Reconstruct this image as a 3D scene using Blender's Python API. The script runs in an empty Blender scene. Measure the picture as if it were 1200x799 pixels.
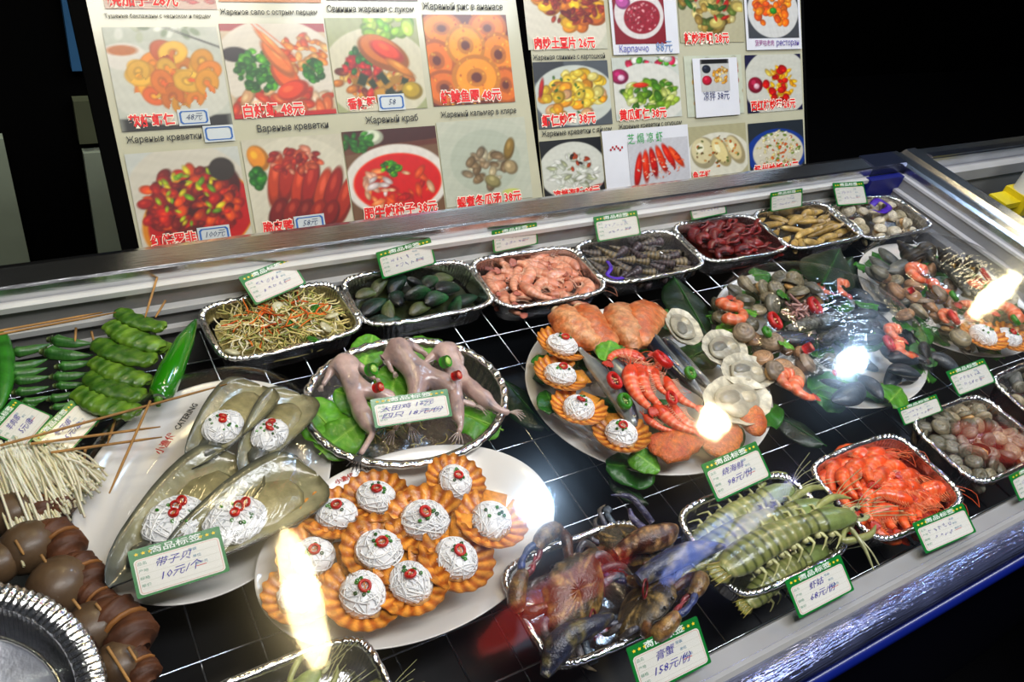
import bpy, math, random
import numpy as np
from mathutils import Matrix, Vector

sc = bpy.context.scene
COL = sc.collection
PI = math.pi
# ------------------------------------------------------------------ camera
CW, CH, FPX, CAMZ = 1200., 799., 960., 0.8
_y, _p, _r = .6897, .6958, -.2656
_f0 = np.array([math.sin(_y), math.cos(_y), 0]); _rt = np.array([math.cos(_y), -math.sin(_y), 0]); _up = np.array([0, 0, 1.])
_fw = math.cos(_p)*_f0 - math.sin(_p)*_up
_dn = -(math.sin(_p)*_f0 + math.cos(_p)*_up)
_cx = math.cos(_r)*_rt + math.sin(_r)*_dn
_cd = -math.sin(_r)*_rt + math.cos(_r)*_dn
cam = bpy.data.cameras.new('camera'); camo = bpy.data.objects.new('camera', cam); COL.objects.link(camo)
m = Matrix.Identity(4)
for i in range(3):
    m[i][0] = _cx[i]; m[i][1] = -_cd[i]; m[i][2] = -_fw[i]
m[2][3] = CAMZ
camo.matrix_world = m
cam.sensor_width = 36; cam.lens = FPX/CW*36; cam.clip_start = .02; cam.clip_end = 50
sc.camera = camo
# ------------------------------------------------------------------ world, lamps, exposure
w = bpy.data.worlds.new('night'); sc.world = w; w.use_nodes = True
w.node_tree.nodes['Background'].inputs[0].default_value = (.02, .025, .04, 1)
w.node_tree.nodes['Background'].inputs[1].default_value = .35
sc.view_settings.view_transform = 'Standard'; sc.view_settings.look = 'None'
sc.view_settings.exposure = 0.12; sc.view_settings.gamma = 1; sc.view_settings.use_curve_mapping = False
def lamp(kind, loc, energy, color, size, name, rot=None, sy=None):
    l = bpy.data.lights.new(name, kind); l.energy = energy; l.color = color
    if kind == 'AREA':
        l.size = size
        if sy: l.shape = 'RECTANGLE'; l.size_y = sy
    else: l.shadow_soft_size = size
    o = bpy.data.objects.new(name, l); COL.objects.link(o); o.location = loc
    if rot: o.rotation_euler = rot
    return o
GZ = .055                       # height of the case's glass lid
COOL = (.50, .72, 1.0); WARM = (1.0, .78, .45)
# a row of bulbs hangs over the back of the case; the lid mirrors them
def mirror(px, py, h):          # where a bulb at height h must hang for the lid to mirror it at this pixel
    q = at(px, py, 2*GZ-h); return (q[0], q[1], h)
def at(px, py, z=0.):
    d = _cx*(px-600)/FPX + _cd*(py-399.5)/FPX + _fw
    t = (z-CAMZ)/d[2]
    return np.array([d[0]*t, d[1]*t, z])
lamp('POINT', mirror(626, 592, 1.25), 17, COOL, .055, 'cool_bulb')
lamp('POINT', mirror(998, 425, 1.25), 17, COOL, .055, 'cool_bulb')
lamp('POINT', mirror(838, 492, 1.25), 15, WARM, .055, 'warm_bulb')
lamp('POINT', mirror(563, 262, 1.25), 16, COOL, .05, 'cool_bulb')
lamp('AREA', (.35, .0, 1.75), 20, (1, .97, .93), 1.1, 'overhead_fill', (math.radians(8), 0, 0), .35)  # unseen area fills added overhead to brighten the food and foil
lamp('AREA', (1.5, .0, 1.75), 20, (.9, .95, 1), 1.0, 'overhead_fill', (math.radians(8), 0, 0), .35)

lamp('AREA', (-.35, 1.25, 1.5), 14, (.95, 1, .9), .5, 'cabinet_fill', (math.radians(60), 0, 0), .3)  # unseen fill added to brighten the cabinet panels behind the case
# ------------------------------------------------------------------ helpers
def srgb(c):
    if isinstance(c, str):
        c = tuple(int(c[i:i+2], 16)/255 for i in (0, 2, 4))
    c = np.asarray(c, float)
    return np.where(c <= .04045, c/12.92, ((c+.055)/1.055)**2.4)
def nz(V, s, seed=0):
    r = np.random.RandomState(seed+7); V = np.asarray(V)
    o = 0
    for k in range(6):
        d = r.normal(size=3); d /= np.linalg.norm(d)
        o = o + np.sin(V@d*s*(1+.5*k) + r.uniform(0, 6.3))/(1+.35*k)
    return o/3.2
_mats = {}
def mat(key, rough=.5, metal=0., spec=.5, coat=0., sss=0., bump=0., bscale=200., var=.0, vscale=60., trans=0., alpha=1., emit=0., stretch=None, sheen=0):
    if key in _mats: return _mats[key]
    m = bpy.data.materials.new(key); m.use_nodes = True; nt = m.node_tree; N = nt.nodes; L = nt.links
    b = N['Principled BSDF']; at_ = N.new('ShaderNodeAttribute'); at_.attribute_name = 'Col'
    src = at_.outputs['Color']
    tc = N.new('ShaderNodeTexCoord')
    if var:
        n = N.new('ShaderNodeTexNoise'); n.inputs['Scale'].default_value = vscale; n.inputs['Detail'].default_value = 4
        L.new(tc.outputs['Object'], n.inputs['Vector'])
        oi = N.new('ShaderNodeObjectInfo')
        mr = N.new('ShaderNodeMapRange'); mr.inputs['From Min'].default_value = .3; mr.inputs['From Max'].default_value = .7
        mr.inputs['To Min'].default_value = 1-var; mr.inputs['To Max'].default_value = 1+var; L.new(n.outputs['Fac'], mr.inputs['Value'])
        mr2 = N.new('ShaderNodeMapRange'); mr2.inputs['To Min'].default_value = 1-var*.5; mr2.inputs['To Max'].default_value = 1+var*.5
        L.new(oi.outputs['Random'], mr2.inputs['Value'])
        mu = N.new('ShaderNodeMath'); mu.operation = 'MULTIPLY'; L.new(mr.outputs[0], mu.inputs[0]); L.new(mr2.outputs[0], mu.inputs[1])
        vm = N.new('ShaderNodeVectorMath'); vm.operation = 'SCALE'; L.new(src, vm.inputs[0]); L.new(mu.outputs[0], vm.inputs['Scale'])
        src = vm.outputs[0]
    L.new(src, b.inputs['Base Color'])
    b.inputs['Roughness'].default_value = rough; b.inputs['Metallic'].default_value = metal
    b.inputs['Specular IOR Level'].default_value = spec; b.inputs['Coat Weight'].default_value = coat; b.inputs['Coat Roughness'].default_value = .12
    if sss: b.inputs['Subsurface Weight'].default_value = sss; b.inputs['Subsurface Radius'].default_value = (.01, .004, .002); b.inputs['Subsurface Scale'].default_value = .5
    if trans: b.inputs['Transmission Weight'].default_value = trans
    b.inputs['Alpha'].default_value = alpha
    if bump:
        n = N.new('ShaderNodeTexNoise'); n.inputs['Scale'].default_value = bscale; n.inputs['Detail'].default_value = 3
        if stretch:
            mp = N.new('ShaderNodeMapping'); mp.inputs['Scale'].default_value = stretch; L.new(tc.outputs['Object'], mp.inputs['Vector']); L.new(mp.outputs[0], n.inputs['Vector'])
        else: L.new(tc.outputs['Object'], n.inputs['Vector'])
        bp = N.new('ShaderNodeBump'); bp.inputs['Strength'].default_value = bump; bp.inputs['Distance'].default_value = .002
        L.new(n.outputs['Fac'], bp.inputs['Height']); L.new(bp.outputs[0], b.inputs['Normal'])
        L.new(bp.outputs[0], b.inputs['Coat Normal'])
    if emit:
        L.new(src, b.inputs['Emission Color']); b.inputs['Emission Strength'].default_value = emit
    _mats[key] = m; return m
WET = mat('wet_flesh', .3, spec=.5, coat=.5, bump=.25, bscale=350, var=.28, vscale=90)
SHELL = mat('sea_shell', .38, coat=.25, bump=.5, bscale=260, var=.38, vscale=110)
SPECK = mat('speckled_carapace', .3, coat=.5, bump=.6, bscale=420, var=.75, vscale=170)
VEG = mat('vegetable_skin', .38, coat=.25, bump=.3, bscale=220, var=.22, vscale=70)
LEAF = mat('leaf', .42, coat=.1, bump=.4, bscale=160, var=.3, vscale=40)
DRY = mat('dry_food', .6, bump=.35, bscale=260, var=.22, vscale=60)
NOOD = mat('glass_noodle', .35, coat=.25, sss=.12, var=.0, vscale=200)
for _k, _v in (('Subsurface Radius', (.9, .95, 1)), ('Subsurface Scale', .006)): NOOD.node_tree.nodes['Principled BSDF'].inputs[_k].default_value = _v
FOIL = mat('aluminium_foil', .24, metal=1, bump=.55, bscale=120, var=.1, vscale=60)
FOILC = mat('crumpled_foil', .2, metal=1, bump=1.0, bscale=90, var=.1, vscale=60)
STEEL = mat('stainless_steel', .22, metal=1, bump=.12, bscale=30, stretch=(1, 14, 14), var=.12, vscale=9)
PLATE = mat('glazed_plate', .18, coat=.3, var=.02, vscale=10)
PLAS = mat('plastic', .4, var=.08, vscale=20)
WHITE = mat('enamelled_panel', .35, bump=.05, bscale=30, var=.07, vscale=12)
CARD = mat('laminated_card', .3, coat=.5, var=.03, vscale=20)
INK = mat('printed_ink', .45)
PRINT = mat('printed_photo', .4, coat=.3)
BAMBOO = mat('bamboo', .6, bump=.2, bscale=300, var=.25, vscale=50)
DARK = mat('dark_wall', .9, spec=.05, var=.1, vscale=5)
RED = '9c1c10'

class B:
    def __init__(s): s.V = []; s.F = []; s.C = []; s.n = 0
    def add(s, V, F, col):
        V = np.asarray(V, float); s.V.append(V)
        c = np.asarray(col if not isinstance(col, str) else srgb(col), float)
        if c.ndim == 1: c = np.tile(c, (len(V), 1))
        s.C.append(c); n = s.n
        if isinstance(F, np.ndarray): s.F += (F+n).tolist()
        else: s.F += [[i+n for i in f] for f in F]
        s.n += len(V); return s
    def xf(s, M):          # 3x3 or 4x4
        M = np.array(M)
        s.V = [v@M[:3, :3].T + (M[:3, 3] if M.shape[0] == 4 else 0) for v in s.V]; return s
    def merge(s, o, M=None, off=(0, 0, 0)):
        for v, c in zip(o.V, o.C):
            if M is not None: v = v@np.array(M)[:3, :3].T
            s.V.append(v+np.array(off)); s.C.append(c)
        s.F += [[i+s.n for i in f] for f in o.F]; s.n += o.n; return s
    def mesh(s, name, material, smooth=True):
        me = bpy.data.meshes.new(name)
        V = np.concatenate(s.V); C = np.clip(np.concatenate(s.C), 0, 1)**1.22
        me.from_pydata(V.tolist(), [], s.F); me.validate()
        a = me.color_attributes.new('Col', 'FLOAT_COLOR', 'POINT')
        a.data.foreach_set('color', np.c_[C, np.ones(len(C))].astype(np.float32).ravel())
        me.materials.append(material)
        if smooth: me.polygons.foreach_set('use_smooth', np.ones(len(me.polygons), bool))
        me.update(); return me
    def build(s, name, material, parent=None, smooth=True, link=True):
        return mk(name, s.mesh(name, material, smooth), parent, link)
def mk(name, me, parent=None, link=True):
    o = bpy.data.objects.new(name, me)
    if link: COL.objects.link(o)
    if parent is not None: o.parent = parent
    return o
def tag(o, label, cat, group=None, kind=None):
    o['label'] = label; o['category'] = cat
    if group: o['group'] = group
    if kind: o['kind'] = kind
    return o
def empty(name, link=True, loc=(0, 0, 0)):
    o = bpy.data.objects.new(name, None); o.empty_display_size = .01; o.location = loc
    if link: COL.objects.link(o)
    return o

def gridf(nu, nv, wu=False, wv=False, off=0):
    i = np.arange(nu if wu else nu-1); j = np.arange(nv if wv else nv-1)
    I, J = np.meshgrid(i, j, indexing='ij'); I = I.ravel(); J = J.ravel()
    I2 = (I+1) % nu; J2 = (J+1) % nv
    return np.stack([I*nv+J, I2*nv+J, I2*nv+J2, I*nv+J2], 1)+off
def tube(b, path, rad, col, seg=8, up=(0, 0, 1), phase=0., shape=None):
    path = np.asarray(path, float); n = len(path)
    rad = np.asarray(rad, float)
    if rad.ndim == 0: rad = np.full(n, float(rad))
    if rad.ndim == 1: rad = np.stack([rad, rad], 1)
    T = np.gradient(path, axis=0); T /= np.linalg.norm(T, axis=1)[:, None]+1e-12
    up = np.asarray(up, float)
    S = np.cross(T, up); bad = np.linalg.norm(S, axis=1) < 1e-3
    S[bad] = np.cross(T[bad], (1., .3, 0)); S /= np.linalg.norm(S, axis=1)[:, None]; U = np.cross(S, T)
    a = np.arange(seg)*2*PI/seg+phase
    ca, sa = np.cos(a), np.sin(a)
    V = path[:, None, :] + S[:, None, :]*(rad[:, 0, None]*ca)[..., None] + U[:, None, :]*(rad[:, 1, None]*sa)[..., None]
    V = V.reshape(-1, 3); F = gridf(n, seg, False, True)
    c = np.asarray(col if not isinstance(col, str) else srgb(col), float)
    C = np.tile(c, (n*seg, 1)) if c.ndim == 1 else np.repeat(c, seg, 0)
    V = np.r_[V, path[:1], path[-1:]]; C = np.r_[C, C[:1], C[-1:]]
    Fl = F.tolist(); k = n*seg
    for j in range(seg):
        Fl.append([k, (j+1) % seg, j]); Fl.append([k+1, (n-1)*seg+j, (n-1)*seg+(j+1) % seg])
    b.add(V, Fl, C); return b
def curve(pts, n=16):
    pts = np.asarray(pts, float); m_ = len(pts)
    t = np.linspace(0, m_-1, n); o = []
    for x in t:
        i = min(int(x), m_-2); f = x-i
        p0 = pts[max(i-1, 0)]; p1 = pts[i]; p2 = pts[i+1]; p3 = pts[min(i+2, m_-1)]
        o.append(.5*((2*p1)+(-p0+p2)*f+(2*p0-5*p1+4*p2-p3)*f*f+(-p0+3*p1-3*p2+p3)*f**3))
    return np.array(o)
def ell(b, c, r, col, nu=12, nv=8, noise=0., ns=100., seed=0, R=None, colf=None):
    th = np.linspace(0, PI, nv); ph = np.arange(nu)*2*PI/nu
    T, Ph = np.meshgrid(th, ph, indexing='ij')
    D = np.stack([np.sin(T)*np.cos(Ph), np.sin(T)*np.sin(Ph), np.cos(T)], -1).reshape(-1, 3)
    V = D*np.asarray(r, float)
    if noise: V = V*(1+noise*nz(V, ns, seed))[:, None]
    c3 = srgb(col) if isinstance(col, str) else np.asarray(col, float)
    C = colf(D) if colf else np.tile(c3, (len(V), 1))
    if R is not None: V = V@np.array(R)[:3, :3].T
    b.add(V+np.asarray(c, float), gridf(nv, nu, False, True), C); return b
def box(b, lo, hi, col):
    x0, y0, z0 = lo; x1, y1, z1 = hi
    V = [(x0, y0, z0), (x1, y0, z0), (x1, y1, z0), (x0, y1, z0), (x0, y0, z1), (x1, y0, z1), (x1, y1, z1), (x0, y1, z1)]
    F = [[0, 3, 2, 1], [4, 5, 6, 7], [0, 1, 5, 4], [1, 2, 6, 5], [2, 3, 7, 6], [3, 0, 4, 7]]
    b.add(V, F, col); return b
def extrude_profile(b, prof, x0, x1, col, n=2, closed=False):   # prof: (y,z) list, swept along x
    prof = np.asarray(prof, float); xs = np.linspace(x0, x1, n)
    V = np.array([[(x, p[0], p[1]) for p in prof] for x in xs]).reshape(-1, 3)
    b.add(V, gridf(n, len(prof), False, closed), col); return b
def mixc(a, c, t):
    a = srgb(a) if isinstance(a, str) else np.asarray(a); c = srgb(c) if isinstance(c, str) else np.asarray(c)
    t = np.asarray(t)[..., None] if np.ndim(t) else t
    return a*(1-t)+c*t

# templates: unlinked trees copied per instance
def place(t, loc, yaw=0., rx=0., ry=0., s=1., label='', cat='', group=None, sz=None):
    o = t.copy(); COL.objects.link(o); o.location = [float(v) for v in loc]; o.rotation_euler = (rx, ry, yaw)
    o.scale = (s, s, s) if sz is None else sz
    for ch in t.children:
        c = ch.copy(); COL.objects.link(c); c.parent = o
        for g in ch.children:
            d = g.copy(); COL.objects.link(d); d.parent = c
    tag(o, label, cat, group); return o
def place2(t, p0, p1, z, L, label, cat, group=None, rx=0., ry=0., flat=1., z1=None):  # head pixel p0, tail pixel p1
    a = at(*p0, z); b_ = at(*p1, z if z1 is None else z1); d = a-b_; s = np.linalg.norm(d)/L
    yaw = math.atan2(d[1], d[0]); ry2 = ry-math.asin(max(-1, min(1, d[2]/np.linalg.norm(d))))
    o = place(t, (a+b_)/2, yaw, rx, ry2, s, label, cat, group)
    o.scale = (s, s*flat, s*flat); return o
_tid = {}
def template(name, parts, link=False):
    r = empty(name, False)
    for p in parts:
        nm, b_, m_ = p[:3]
        o = b_.build(nm, m_, r, link=False)
        if len(p) > 3:
            for k, v in p[3].items(): o[k] = v
    return r
def where(x, y, cx, cy, w, d):
    u = (x-cx)/w; v = (y-cy)/d
    a = 'back' if v > .17 else 'front' if v < -.17 else ''
    c = 'right' if u > .17 else 'left' if u < -.17 else ''
    if a and c: return 'at the %s %s of' % (a, c)
    if a: return 'at the %s of' % a
    if c: return 'at the %s of' % c
    return 'in the middle of'

# ------------------------------------------------------------------ display case
XL, XR, YF, YB = -.75, 1.80, .205, .957
case = tag(empty('display_case', loc=(.5, .5, -.5)), 'long refrigerated steel display case holding trays and plates of seafood', 'display case')
def cpart(b, name, m_, smooth=False, label=None):
    o = b.build(name, m_, case, smooth); o.location = -case.location
    if label: o['label'] = label
    return o
b = B(); box(b, (XL, YF-.02, -.13), (XR+.02, YB+.02, -.12), (.004, .005, .008)); cpart(b, 'bottom_panel', PLAS, label='black bottom under the wire rack')
b = B()   # back wall with stepped ledges for the sliding lid
prof = [(YB+.03, -.12), (YB-.004, -.12), (YB-.004, -.012), (YB+.003, -.008), (YB+.003, .026), (YB+.010, .03), (YB+.010, .05)]
V0 = []
extrude_profile(b, prof, XL, XR, (.24, .24, .23)); cpart(b, 'back_liner', WHITE, label='grey stepped liner along the back')
for z0, y0 in ((-.013, -.010), (.0255, -.004), (-.046, -.014)):
    b = B(); box(b, (XL, YB+y0, z0), (XR-.02, YB+.012, z0+.0085), (.72, .72, .70)); cpart(b, 'lid_ledge', WHITE, label='white ledge strip for the lid')
def rail(prof, axis, a0, a1, n, name, label, col=(.62, .63, .66), noise=0., m_=STEEL):
    b = B(); prof = np.asarray(prof, float); xs = np.linspace(a0, a1, n)
    V = np.array([[((x, p[0], p[1]) if axis == 'x' else (p[0], x, p[1])) for p in prof] for x in xs]).reshape(-1, 3)
    if noise: V[:, 2] += noise*nz(V*np.array([1, 9, 9]), 60, 3)
    b.add(V, gridf(n, len(prof), False, True), col)
    b.add(V[:len(prof)], [list(range(len(prof)))], col); b.add(V[-len(prof):], [list(range(len(prof)))[::-1]], col)
    return cpart(b, name, m_, True if noise else False, label)
rail([(YB+.009, .042), (YB+.009, .054), (YB+.012, .0575), (YB+.048, .0595), (YB+.056, .058), (YB+.058, -.1), (YB+.014, -.1)], 'x', XL, XR+.02, 2, 'back_rail', 'polished steel rail along the back')
# right-hand side wall and rail
b = B()
profr = [(XR-.02, -.12), (XR-.02, -.03), (XR-.012, -.02), (XR-.008, .0), (XR+.004, .004), (XR+.008, .03), (XR+.018, .034), (XR+.018, .05)]
V = np.array([[(p[0], y, p[1]) for p in profr] for y in (YF-.3, YB+.03)]).reshape(-1, 3); b.add(V, gridf(2, len(profr)), (.33, .33, .34)); cpart(b, 'side_liner', WHITE, label='grey liner along the right side')
for z0, x0 in ((-.001, -.012), (.028, .005)):
    b = B(); box(b, (XR+x0, YF-.3, z0), (XR+.03, YB+.0, z0+.006), (.7, .7, .72)); cpart(b, 'lid_ledge', WHITE)
rail([(XR+.016, .03), (XR+.016, .052), (XR+.022, .058), (XR+.045, .059), (XR+.055, .054), (XR+.068, .054), (XR+.078, .061), (XR+.115, .062), (XR+.122, .056), (XR+.122, -.1), (XR+.03, -.1)], 'y', YF-.3, YB+.06, 2, 'side_rail', 'bright steel rail down the right side')
# corner moulding
b = B(); box(b, (XR-.10, YB+.008, .03), (XR+.02, YB+.057, .061), (.1, .12, .2)); cpart(b, 'corner_cap', mat('corner_cap', .2, metal=.8), label='dark blue glossy corner cap')
b = B(); box(b, (XR-.115, YB-.012, -.02), (XR+.006, YB+.006, .036), (.004, .012, .25)); cpart(b, 'corner_insert', PLAS, label='deep blue plastic corner insert')
# front ledge and film-wrapped front rail
b = B(); extrude_profile(b, [(YF+.008, -.12), (YF+.008, -.012), (YF+.004, -.004), (YF-.022, -.002), (YF-.03, .004)], XL, XR+.1, (.38, .38, .38)); cpart(b, 'front_ledge', WHITE, label='pale ledge in front of the trays')
yb = YF-.047
th = np.linspace(-.6, PI+1.0, 15)
prof = [(yb+.019*math.cos(t), .0+.019*math.sin(t)) for t in th][::-1]
prof = [(yb-.012, -.05)]+prof+[(yb+.016, -.05)]
o = rail(prof, 'x', XL, XR+.1, 260, 'front_rail', 'front rail wrapped in wrinkled clear film', (.38, .43, .72), .0019,  # blue in the base colour stands for the rail's blue reflection
     mat('film_wrapped_rail', .12, metal=.85, coat=.8, bump=1.0, bscale=34, stretch=(.6, 12, 12), var=.25, vscale=20))
b = B(); box(b, (XL, yb-.016, -.9), (XR+.1, yb+.02, -.045), (.003, .006, .05)); cpart(b, 'front_panel', mat('blue_front', .3, coat=.3), label='dark blue front panel')
b = B(); tube(b, [(XL, yb-.017, -.034), (XR+.1, yb-.017, -.034)], .010, (.012, .03, .26), 10); cpart(b, 'blue_glow_strip', _mats['blue_front'], True, 'strip under the front rail coloured as a blue glow')  # added strip; its colour paints the blue glow along the panel's top edge
# glass lid
gm = bpy.data.materials.new('clear_lid'); gm.use_nodes = True; nt = gm.node_tree; N = nt.nodes; L = nt.links
N.remove(N['Principled BSDF']); out = N['Material Output']
def film_nodes(nt, out, bscale, bstr, stretch, haze=.18, fac=1., dist=.0015, tint=(1, 1, 1)):
    N = nt.nodes; L = nt.links
    tr = N.new('ShaderNodeBsdfTransparent'); tr.inputs[0].default_value = (*tint, 1)
    g1 = N.new('ShaderNodeBsdfGlossy'); g1.inputs['Roughness'].default_value = .045
    g2 = N.new('ShaderNodeBsdfGlossy'); g2.inputs['Roughness'].default_value = haze
    ge = N.new('ShaderNodeNewGeometry'); dt = N.new('ShaderNodeVectorMath'); dt.operation = 'DOT_PRODUCT'; L.new(ge.outputs['Incoming'], dt.inputs[0]); L.new(ge.outputs['Normal'], dt.inputs[1])
    ab = N.new('ShaderNodeMath'); ab.operation = 'ABSOLUTE'; L.new(dt.outputs['Value'], ab.inputs[0])
    om = N.new('ShaderNodeMath'); om.operation = 'SUBTRACT'; om.inputs[0].default_value = 1; L.new(ab.outputs[0], om.inputs[1])
    pw = N.new('ShaderNodeMath'); pw.operation = 'POWER'; pw.inputs[1].default_value = 5; L.new(om.outputs[0], pw.inputs[0])
    fr = N.new('ShaderNodeMath'); fr.operation = 'MULTIPLY_ADD'; fr.inputs[1].default_value = .96; fr.inputs[2].default_value = .04; L.new(pw.outputs[0], fr.inputs[0])
    tc = N.new('ShaderNodeTexCoord'); mp = N.new('ShaderNodeMapping'); mp.inputs['Scale'].default_value = stretch
    n = N.new('ShaderNodeTexNoise'); n.inputs['Scale'].default_value = bscale; n.inputs['Detail'].default_value = 2
    L.new(tc.outputs['Object'], mp.inputs['Vector']); L.new(mp.outputs[0], n.inputs['Vector'])
    bp = N.new('ShaderNodeBump'); bp.inputs['Strength'].default_value = bstr; bp.inputs['Distance'].default_value = dist
    L.new(n.outputs['Fac'], bp.inputs['Height']); L.new(bp.outputs[0], g1.inputs['Normal']); L.new(bp.outputs[0], g2.inputs['Normal'])
    mg = N.new('ShaderNodeMixShader'); mg.inputs[0].default_value = .22; L.new(g1.outputs[0], mg.inputs[1]); L.new(g2.outputs[0], mg.inputs[2])
    mu = N.new('ShaderNodeMath'); mu.operation = 'MULTIPLY'; mu.inputs[1].default_value = fac; L.new(fr.outputs[0], mu.inputs[0])
    mx = N.new('ShaderNodeMixShader'); L.new(mu.outputs[0], mx.inputs[0]); L.new(tr.outputs[0], mx.inputs[1]); L.new(mg.outputs[0], mx.inputs[2])
    L.new(mx.outputs[0], out.inputs['Surface'])
film_nodes(nt, out, 9, .35, (1.3, .6, 1), fac=.9, haze=.17)
b = B(); box(b, (XL, YF-.03, GZ-.002), (XR+.014, YB+.008, GZ+.002), (1, 1, 1))
o = cpart(b, 'glass_lid', gm, label='clear glass lid mirroring the hanging lamps')

# ------------------------------------------------------------------ second case and surroundings
c2 = tag(empty('freezer_case', loc=(2.6, .9, -.5)), 'second steel freezer case beyond the right-hand rail', 'display case')
def c2part(b, name, m_, label=None, smooth=False):
    o = b.build(name, m_, c2, smooth); o.location = -c2.location
    if label: o['label'] = label
X2 = XR+.124
b = B(); box(b, (X2, YB+.01, .02), (4.2, YB+.058, .058), (.62, .64, .68)); c2part(b, 'back_rail', STEEL, 'steel rail along its back')
b = B(); box(b, (X2, YB+.012, .058), (4.2, YB+.03, .064), (.3, .32, .4)); c2part(b, 'rail_strip', STEEL)
b = B(); box(b, (X2, YB-.02, .0), (4.2, YB+.01, .03), (.5, .5, .5)); c2part(b, 'lid_ledge', WHITE, 'white ledge strip')
b = B(); box(b, (X2, YB-.01, -.1), (4.2, YB+.01, -.001), (.3, .3, .3)); c2part(b, 'back_liner', WHITE)
b = B(); box(b, (X2, -.2, -.12), (4.2, YB, -.10), (.10, .12, .12)); c2part(b, 'bottom_panel', PLAS, 'dark grey floor of the freezer')
b = B(); rg = np.random.RandomState(5)
for k in range(26):
    p = at(rg.uniform(1090, 1200), rg.uniform(212, 262), -.09); ell(b, p, (rg.uniform(.015, .05), rg.uniform(.01, .03), .006), (.09+.1*rg.rand(),)*3, 8, 6, .3, 60, k)
o = b.build('frost', DRY); tag(o, 'grey lumps of frost on the freezer floor', 'frost', kind='stuff')
b = B(); p = at(1196, 232, .0); 
t = empty('lid_post', loc=tuple(p)); tag(t, 'white upright post with a yellow bracket at the right edge', 'post')
b = B(); tube(b, [(0, 0, -.08), (0, 0, .04), (0, 0, .16), (0, 0, .2)], [.03, .03, .027, .025], (.75, .75, .72), 16); b.build('post', PLAS, t)
b = B(); box(b, (-.1, -.02, -.01), (-.02, .03, .006), (.75, .62, .02)); box(b, (-.034, -.034, -.03), (.034, .034, .02), (.75, .6, .02)); b.build('bracket', PLAS, t, False)['label'] = 'yellow plastic bracket'

# dark room behind
b = B(); box(b, (-6, 3.2, -1), (9, 3.3, 4), (.0012, .0012, .0016)); o = b.build('wall_back', DARK, smooth=False); o['kind'] = 'structure'
b = B(); box(b, (-6, -3, -.92), (9, 3.2, -.9), (.006, .006, .008)); o = b.build('floor', DARK, smooth=False); o['kind'] = 'structure'
cab = tag(empty('wall_cabinet', loc=(0, 1.9, -.9)), 'dim dark cabinet with pale grey panels behind the case', 'cabinet')
def ypt(px, py, Y):
    d = _cx*(px-600)/FPX + _cd*(py-399.5)/FPX + _fw; t_ = Y/d[1]; return np.array([0, 0, CAMZ])+d*t_
def cabpanel(pts, name, col, y=1.88, label=None):
    P = [ypt(px, py, 1.9) for px, py in pts]
    xs = [p[0] for p in P]; zs = [p[2] for p in P]
    b = B(); box(b, (min(xs), y, min(zs)), (max(xs), 1.905, max(zs)), col); o = b.build(name, WHITE, cab, False); o.location = -cab.location
    if label: o['label'] = label
    return o
b = B(); q0 = ypt(-160, 250, 1.9); box(b, (q0[0]-.3, 1.905, -.9), (1.6, 2.2, 1.8), (.002, .002, .002)); o = b.build('carcass', DARK, cab, False); o.location = -cab.location
cabpanel([(96, 175), (152, 300)], 'door', (.36, .40, .32), label='pale grey-green door panel')
cabpanel([(-40, 160), (36, 310)], 'door', (.34, .38, .3), label='pale grey-green door panel')
cabpanel([(62, -60), (108, 78)], 'door', (.06, .16, .3), label='dim blue glass door')
cabpanel([(84, 114), (124, 162)], 'notice', (.13, .14, .09), label='small faded notice')
o = None

# tube lamps and lit signs hanging above the case, seen mirrored in the lid
def emat(key, col, st):
    m_ = bpy.data.materials.new(key); m_.use_nodes = True; p = m_.node_tree.nodes['Principled BSDF']; p.inputs['Base Color'].default_value = (.1, .1, .1, 1)
    p.inputs['Emission Color'].default_value = (*col, 1); p.inputs['Emission Strength'].default_value = st; return m_
def hang(name, pa, pb, h, rad, m_, label, cat):
    a, c = np.array(mirror(*pa, h)), np.array(mirror(*pb, h)); o_ = (a+c)/2; t = empty(name, loc=tuple(o_)); tag(t, label, cat)
    u = np.linspace(0, 1, 14)[:, None]; b = B(); tube(b, a+(c-a)*u-o_, rad*np.clip(np.sin(np.linspace(.12, PI-.12, 14))**.5, .2, 1), (1, 1, 1), 12); b.build('tube', m_, t)
    b = B(); tube(b, [(0, 0, rad), (0, 0, .5)], .003, (.02, .02, .02), 5); b.build('cord', PLAS, t)
WARME = emat('warm_lamp_glow', (1, .80, .42), 40)
hang('warm_tube_lamp', (336, 625), (372, 778), 1.25, .050, WARME, 'warm tube lamp above the front left plates, mirrored in the lid', 'lamp')
hang('warm_tube_lamp', (1140, 368), (1190, 325), 1.25, .055, emat('warm_lamp_glow_dim', (1, .86, .5), 28), 'warm tube lamp above the right plate, mirrored in the lid', 'lamp')
hang('red_neon_tube', (560, 762), (735, 648), 1.15, .052, emat('red_neon', (1, .03, .02), 2.2), 'red neon tube mirrored over the crab tray', 'neon light')
hang('red_neon_tube', (1120, 500), (1215, 535), 1.15, .06, emat('red_neon_dim', (1, .05, .03), 1.8), 'red neon tube mirrored over the grey clams', 'neon light')
hang('blue_neon_tube', (778, 682), (858, 604), 1.15, .03, emat('blue_neon', (.22, .34, 1), 7), 'blue neon tube mirrored over the mantis shrimps', 'neon light')
hang('blue_neon_tube', (850, 640), (930, 560), 1.15, .025, emat('violet_neon', (.45, .45, 1), 6), 'pale violet neon tube mirrored beside the blue one', 'neon light')
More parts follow.
